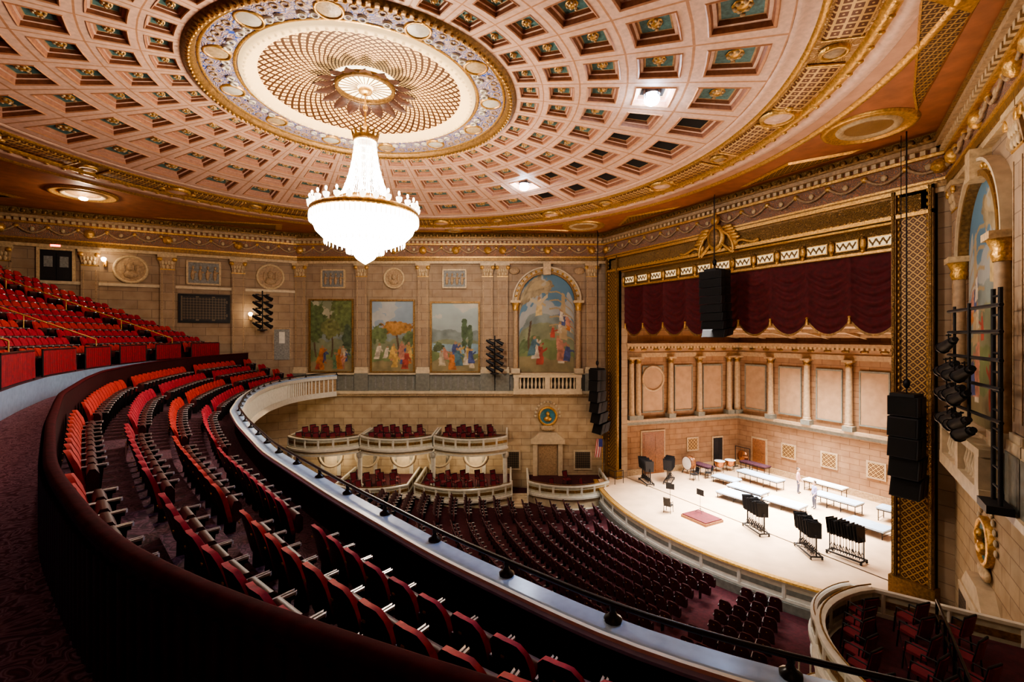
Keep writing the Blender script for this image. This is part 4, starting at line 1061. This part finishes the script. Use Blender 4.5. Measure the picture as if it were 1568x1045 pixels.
def seat_template(fab,shell):
    b=MB()
    ny,nz=7,7
    def bk(t,s_,side):
        y=-.245+.49*s_; yy=(y/.245)
        z=.36+.64*t-.10*(yy**4)*max(0,(t-.6)/.4)
        x=-.06-.17*t+.06*yy*yy*(.5+.5*t)
        return (x+(.045*(1-.3*abs(2*t-1)**3) if side else -.03),y*(1-.12*t**3),z)
    for side,mt in ((1,fab),(0,shell)):
        vs=[bk(j/(nz-1),i/(ny-1),side) for j in range(nz) for i in range(ny)]
        b.add(vs,[(j*ny+i,j*ny+i+1,(j+1)*ny+i+1,(j+1)*ny+i) for j in range(nz-1) for i in range(ny-1)],mt,None,True)
    rim=[(0,i) for i in range(ny)]+[(j,ny-1) for j in range(1,nz)]+[(nz-1,i) for i in range(ny-2,-1,-1)]+[(j,0) for j in range(nz-2,0,-1)]
    vs=[bk(j/(nz-1),i/(ny-1),1) for j,i in rim]+[bk(j/(nz-1),i/(ny-1),0) for j,i in rim]; n=len(rim)
    b.add(vs,[(i,(i+1)%n,n+(i+1)%n,n+i) for i in range(n)],fab,None,True)
    cs=[]
    for (x,z) in ((.0,.38),(.08,.34),(.15,.40),(.15,.62),(.10,.70),(.03,.70),(.0,.62)): cs.append((x,z))
    vs=[(x,-.215,z) for x,z in cs]+[(x,.215,z) for x,z in cs]; n=len(cs)
    b.add(vs,[(i,(i+1)%n,n+(i+1)%n,n+i) for i in range(n)],shell,None,True); b.add(vs,[tuple(range(n)),tuple(range(2*n-1,n-1,-1))],shell)
    y=.27
    for o in (-.022,.022):  # twin pale strips, painted reflections along the armrest
        b.add([(-.10,y+o-.012,.62),(.26,y+o-.012,.63),(.28,y+o+.012,.63),(-.10,y+o+.012,.62),(-.10,y+o-.012,.655),(.26,y+o-.012,.67),(.28,y+o+.012,.67),(-.10,y+o+.012,.655)],[(3,2,1,0),(4,5,6,7),(0,1,5,4),(1,2,6,5),(2,3,7,6),(3,0,4,7)],'arm_wood')
    b.box(-.10,.25,y-.035,y+.035,.60,.645,'iron')
    b.add([(-.02,y-.02,0),(.16,y-.02,0),(.16,y+.02,0),(-.02,y+.02,0),(0,y-.02,.6),(.22,y-.02,.62),(.22,y+.02,.62),(0,y+.02,.6)],[(0,1,5,4),(1,2,6,5),(2,3,7,6),(3,0,4,7)],'iron')
    b.box(-.275,-.262,-.02,.02,.84,.86,'gold')
    return b
def seat_row(tpl,pos,name):
    if not pos: return
    V=np.array(tpl.v); F0=tpl.f; b=MB(); b.slots=list(tpl.slots); n=len(V)
    outs=[]
    for k,(x,y,z,a) in enumerate(pos):
        c,s_=cos(a),sin(a); W=np.empty_like(V); W[:,0]=x+V[:,0]*c-V[:,1]*s_; W[:,1]=y+V[:,0]*s_+V[:,1]*c; W[:,2]=z+V[:,2]; outs.append(W)
        o=k*n; b.f.extend([tuple(i+o for i in f) for f in F0]); b.m.extend(tpl.m); b.sm.extend(tpl.sm); b.uv.extend(tpl.uv)
    b.v=np.concatenate(outs).tolist(); return b.obj(name)
T1=seat_template('seat_red','seat_shell'); T2=seat_template('seat_orange','seat_shell'); T3=seat_template('seat_orch','seat_orch')
def bal_positions(d,z,lo,hi,aisles=(),fn=G):
    pos=[];y=lo
    while y<hi:
        X=fn(y)-d; dX=(fn(y+.2)-fn(y-.2))/.4; L=math.hypot(1,dX)
        if inside(X,y,.45) and not any(abs(y-a)<.55 for a in aisles):
            a=math.atan2(-dX,1.0)
            pos.append((X,y,z,a))
        y+=.57/L
    return pos
AIS=(8.6,15.5,24.5,32.6,38.6)
for i in range(4):
    seat_row(T2 if i in (1,3) else T1,bal_positions([.98,1.95,2.9,3.85][i],Z[i],-2.5,40.6,AIS),'balcony_seat_row')
for i in range(15):
    seat_row(T1 if i%3 else T2,bal_positions(D0+.85*i+.55,Z0+RZ*i,9.0,40.4,AIS2[::2]),'balcony_seat_row')
for ya in AIS2[::2]:
    b=MB(); pts=[]
    for i in range(1,14):
        d=D0+.85*i; X=G(ya)-d
        if not inside(X,ya,.5): break
        pts.append((X,ya,Z0+RZ*i+.9))
        if i%3==1: b.cyl((X,ya,Z0+RZ*(i-1)),(X,ya,Z0+RZ*i+.9),.025,'gold',n=6)
    b.tube(pts,.03,'gold',6); b.obj('aisle_handrail')
OC=(33.0,YC)
for i in range(19):
    r=13.9+.95*i; pos=[]; a=pi-1.3
    while a<pi+1.3:
        X,Y=OC[0]+r*cos(a),OC[1]+r*sin(a); dev=a-pi
        lim=half(X)-6.3
        if -4<X<21.0 and abs(Y-YC)<lim and X<22.0-2.7*(1-((Y-YC)/9.5)**2)-.9 and min(abs(dev*r-q*r*.3) for q in (-1,1))>.5:
            pos.append((X,Y,zf(X),a-pi))
        a+=.56/r
    seat_row(T3,pos,'orchestra_seat_row')

# ------------------------------------------------------------------ people
def person(x,y,z,ang,shirt,pants,name='person'):
    J={'pel':(0,0,.95),'chest':(0,0,1.3),'neck':(0,0,1.47),'head0':(0.01,0,1.56),
       'hl':(0,.10,.90),'kl':(.03,.11,.5),'al':(0,.11,.09),'tl':(.15,.12,.04),'hr':(0,-.10,.90),'kr':(.03,-.11,.5),'ar':(-.02,-.11,.09),'tr':(.13,-.12,.04),
       'sl':(0,.19,1.40),'el':(.02,.24,1.12),'wl':(.16,.20,.92),'ml':(.22,.19,.87),'sr':(0,-.19,1.40),'er':(-.02,-.24,1.12),'wr':(.08,-.24,.88),'mr':(.11,-.24,.81)}
    R={'pel':.14,'chest':.155,'neck':.055,'head0':.05,'hl':.09,'kl':.06,'al':.042,'tl':.035,'hr':.09,'kr':.06,'ar':.042,'tr':.035,'sl':.062,'el':.045,'wl':.03,'ml':.03,'sr':.062,'er':.045,'wr':.03,'mr':.03}
    E=[('pel','chest'),('chest','neck'),('neck','head0'),('pel','hl'),('hl','kl'),('kl','al'),('al','tl'),('pel','hr'),('hr','kr'),('kr','ar'),('ar','tr'),('chest','sl'),('sl','el'),('el','wl'),('wl','ml'),('chest','sr'),('sr','er'),('er','wr'),('wr','mr')]
    for s_,h in (('l','ml'),('r','mr')):
        hp=J[h]
        for k in range(5):
            off=(-.03+.015*k) ; nm='f%s%d'%(s_,k); L=.07 if k<4 else .04
            J[nm]=(hp[0]+.03+ (0 if k<4 else .02),hp[1]+off,hp[2]-L); R[nm]=.009; E.append((h,nm))
    K=list(J); me=bpy.data.meshes.new(name+'_body'); me.from_pydata([J[k] for k in K],[(K.index(a),K.index(c)) for a,c in E],[])
    root=empty(name,(x,y,z)); root.rotation_euler=(0,0,ang)
    o=bpy.data.objects.new('body',me); scene.collection.objects.link(o)
    m=o.modifiers.new('s','SKIN'); sv=me.skin_vertices[0].data
    for i,k in enumerate(K): sv[i].radius=(R[k],R[k]); sv[i].use_root=(k=='pel')
    m2=o.modifiers.new('ss','SUBSURF'); m2.levels=1; m2.render_levels=1
    dg=bpy.context.evaluated_depsgraph_get(); ev=o.evaluated_get(dg); nm_=bpy.data.meshes.new_from_object(ev)
    bpy.data.objects.remove(o)
    for k in (shirt,pants,'skin','dark_metal'): nm_.materials.append(MATS[k])
    for p in nm_.polygons:
        c=p.center; p.use_smooth=True
        p.material_index=3 if c.z<.1 else (2 if (c.z>1.47 or (c.z<1.0 and (abs(c.y)>.16 and c.z>.7 and c.x>.04))) else (0 if c.z>.93 else 1))
    o=bpy.data.objects.new('body',nm_); scene.collection.objects.link(o); o.parent=root
    b=MB(); b.ell((.02,0,1.65),(.095,.078,.125),'skin',n=14,m=10); b.ell((.115,0,1.64),(.02,.014,.025),'skin',n=6,m=4)
    b.ell((-.01,0,1.69),(.10,.085,.105),'hair',n=12,m=8)
    for s_ in (-1,1): b.ell((.105,s_*.03,1.67),(.012,.014,.009),'dark_metal',n=6,m=4); b.ell((.01,s_*.08,1.64),(.02,.012,.03),'skin',n=6,m=4)
    b.ell((.105,0,1.59),(.012,.025,.006),'flag_red',n=6,m=3)
    b.obj('head',root)
person(30.6,17.0,-10.95,2.6,'cloth_a','cloth_b'); person(32.6,19.2,-10.95,-1.2,'cloth_c','cloth_b'); 

# ------------------------------------------------------------------ house lights
for (x,y,e,tx,ty) in ((8,10,160,10,14),(8,27.4,160,10,24),(-3,12,500,-6,18),(-6,26,620,-9,31),(2.0,7.0,150,3,6)):
    light('SPOT','house_downlight',(x,y,8.5),e,(1,.80,.66),.25,(tx,ty,-8),115,.8)  # added fill spots without fixtures, brighten seats and aisle carpet
light('SPOT','rail_spot',(16.0,12.0,8.1),2400,(.45,.62,1),.2,(1.5,8,-3.5),36,.6)
light('POINT','underbalcony_lamp',(1.5,37,-5.4),45,(1,.7,.4),.15)
light('POINT','medallion_lamp',(CX+20.6*cos(math.radians(128)),YC+20.6*sin(math.radians(128)),7.5),90,(1,.75,.55),.15)
p=(CX+20.6*cos(math.radians(128)),YC+20.6*sin(math.radians(128)))
b=MB(); b.ell((p[0],p[1],7.85),(.22,.22,.10),'bulb'); b.cyl((p[0],p[1],7.9),(p[0],p[1],8.1),.08,'gold'); b.obj('ceiling_lamp')
light('POINT','right_wall_lamp',(15.5,7.5,3.5),200,(1,.82,.66),.4)  # added fill light, no fixture, brightens the near right wall
light('SPOT','mural_wash',(9,24,8.3),1300,(1,.88,.74),.3,(12,36,0),85,.9)

w=bpy.data.worlds.new('World'); scene.world=w; w.use_nodes=True; w.node_tree.nodes['Background'].inputs[0].default_value=(.02,.02,.03,1); w.node_tree.nodes['Background'].inputs[1].default_value=.5
cam=bpy.data.cameras.new('Camera'); co=bpy.data.objects.new('Camera',cam); scene.collection.objects.link(co)
cam.lens=870/1920*36; cam.sensor_width=36; cam.shift_y=-10/1920; cam.clip_start=.05; cam.clip_end=300
co.location=(0,0,0); co.rotation_euler=(pi/2,0,-math.atan2(SA,CA)); scene.camera=co
scene.view_settings.view_transform='AgX'
scene.view_settings.look='AgX - Medium High Contrast'
scene.view_settings.exposure=1.0
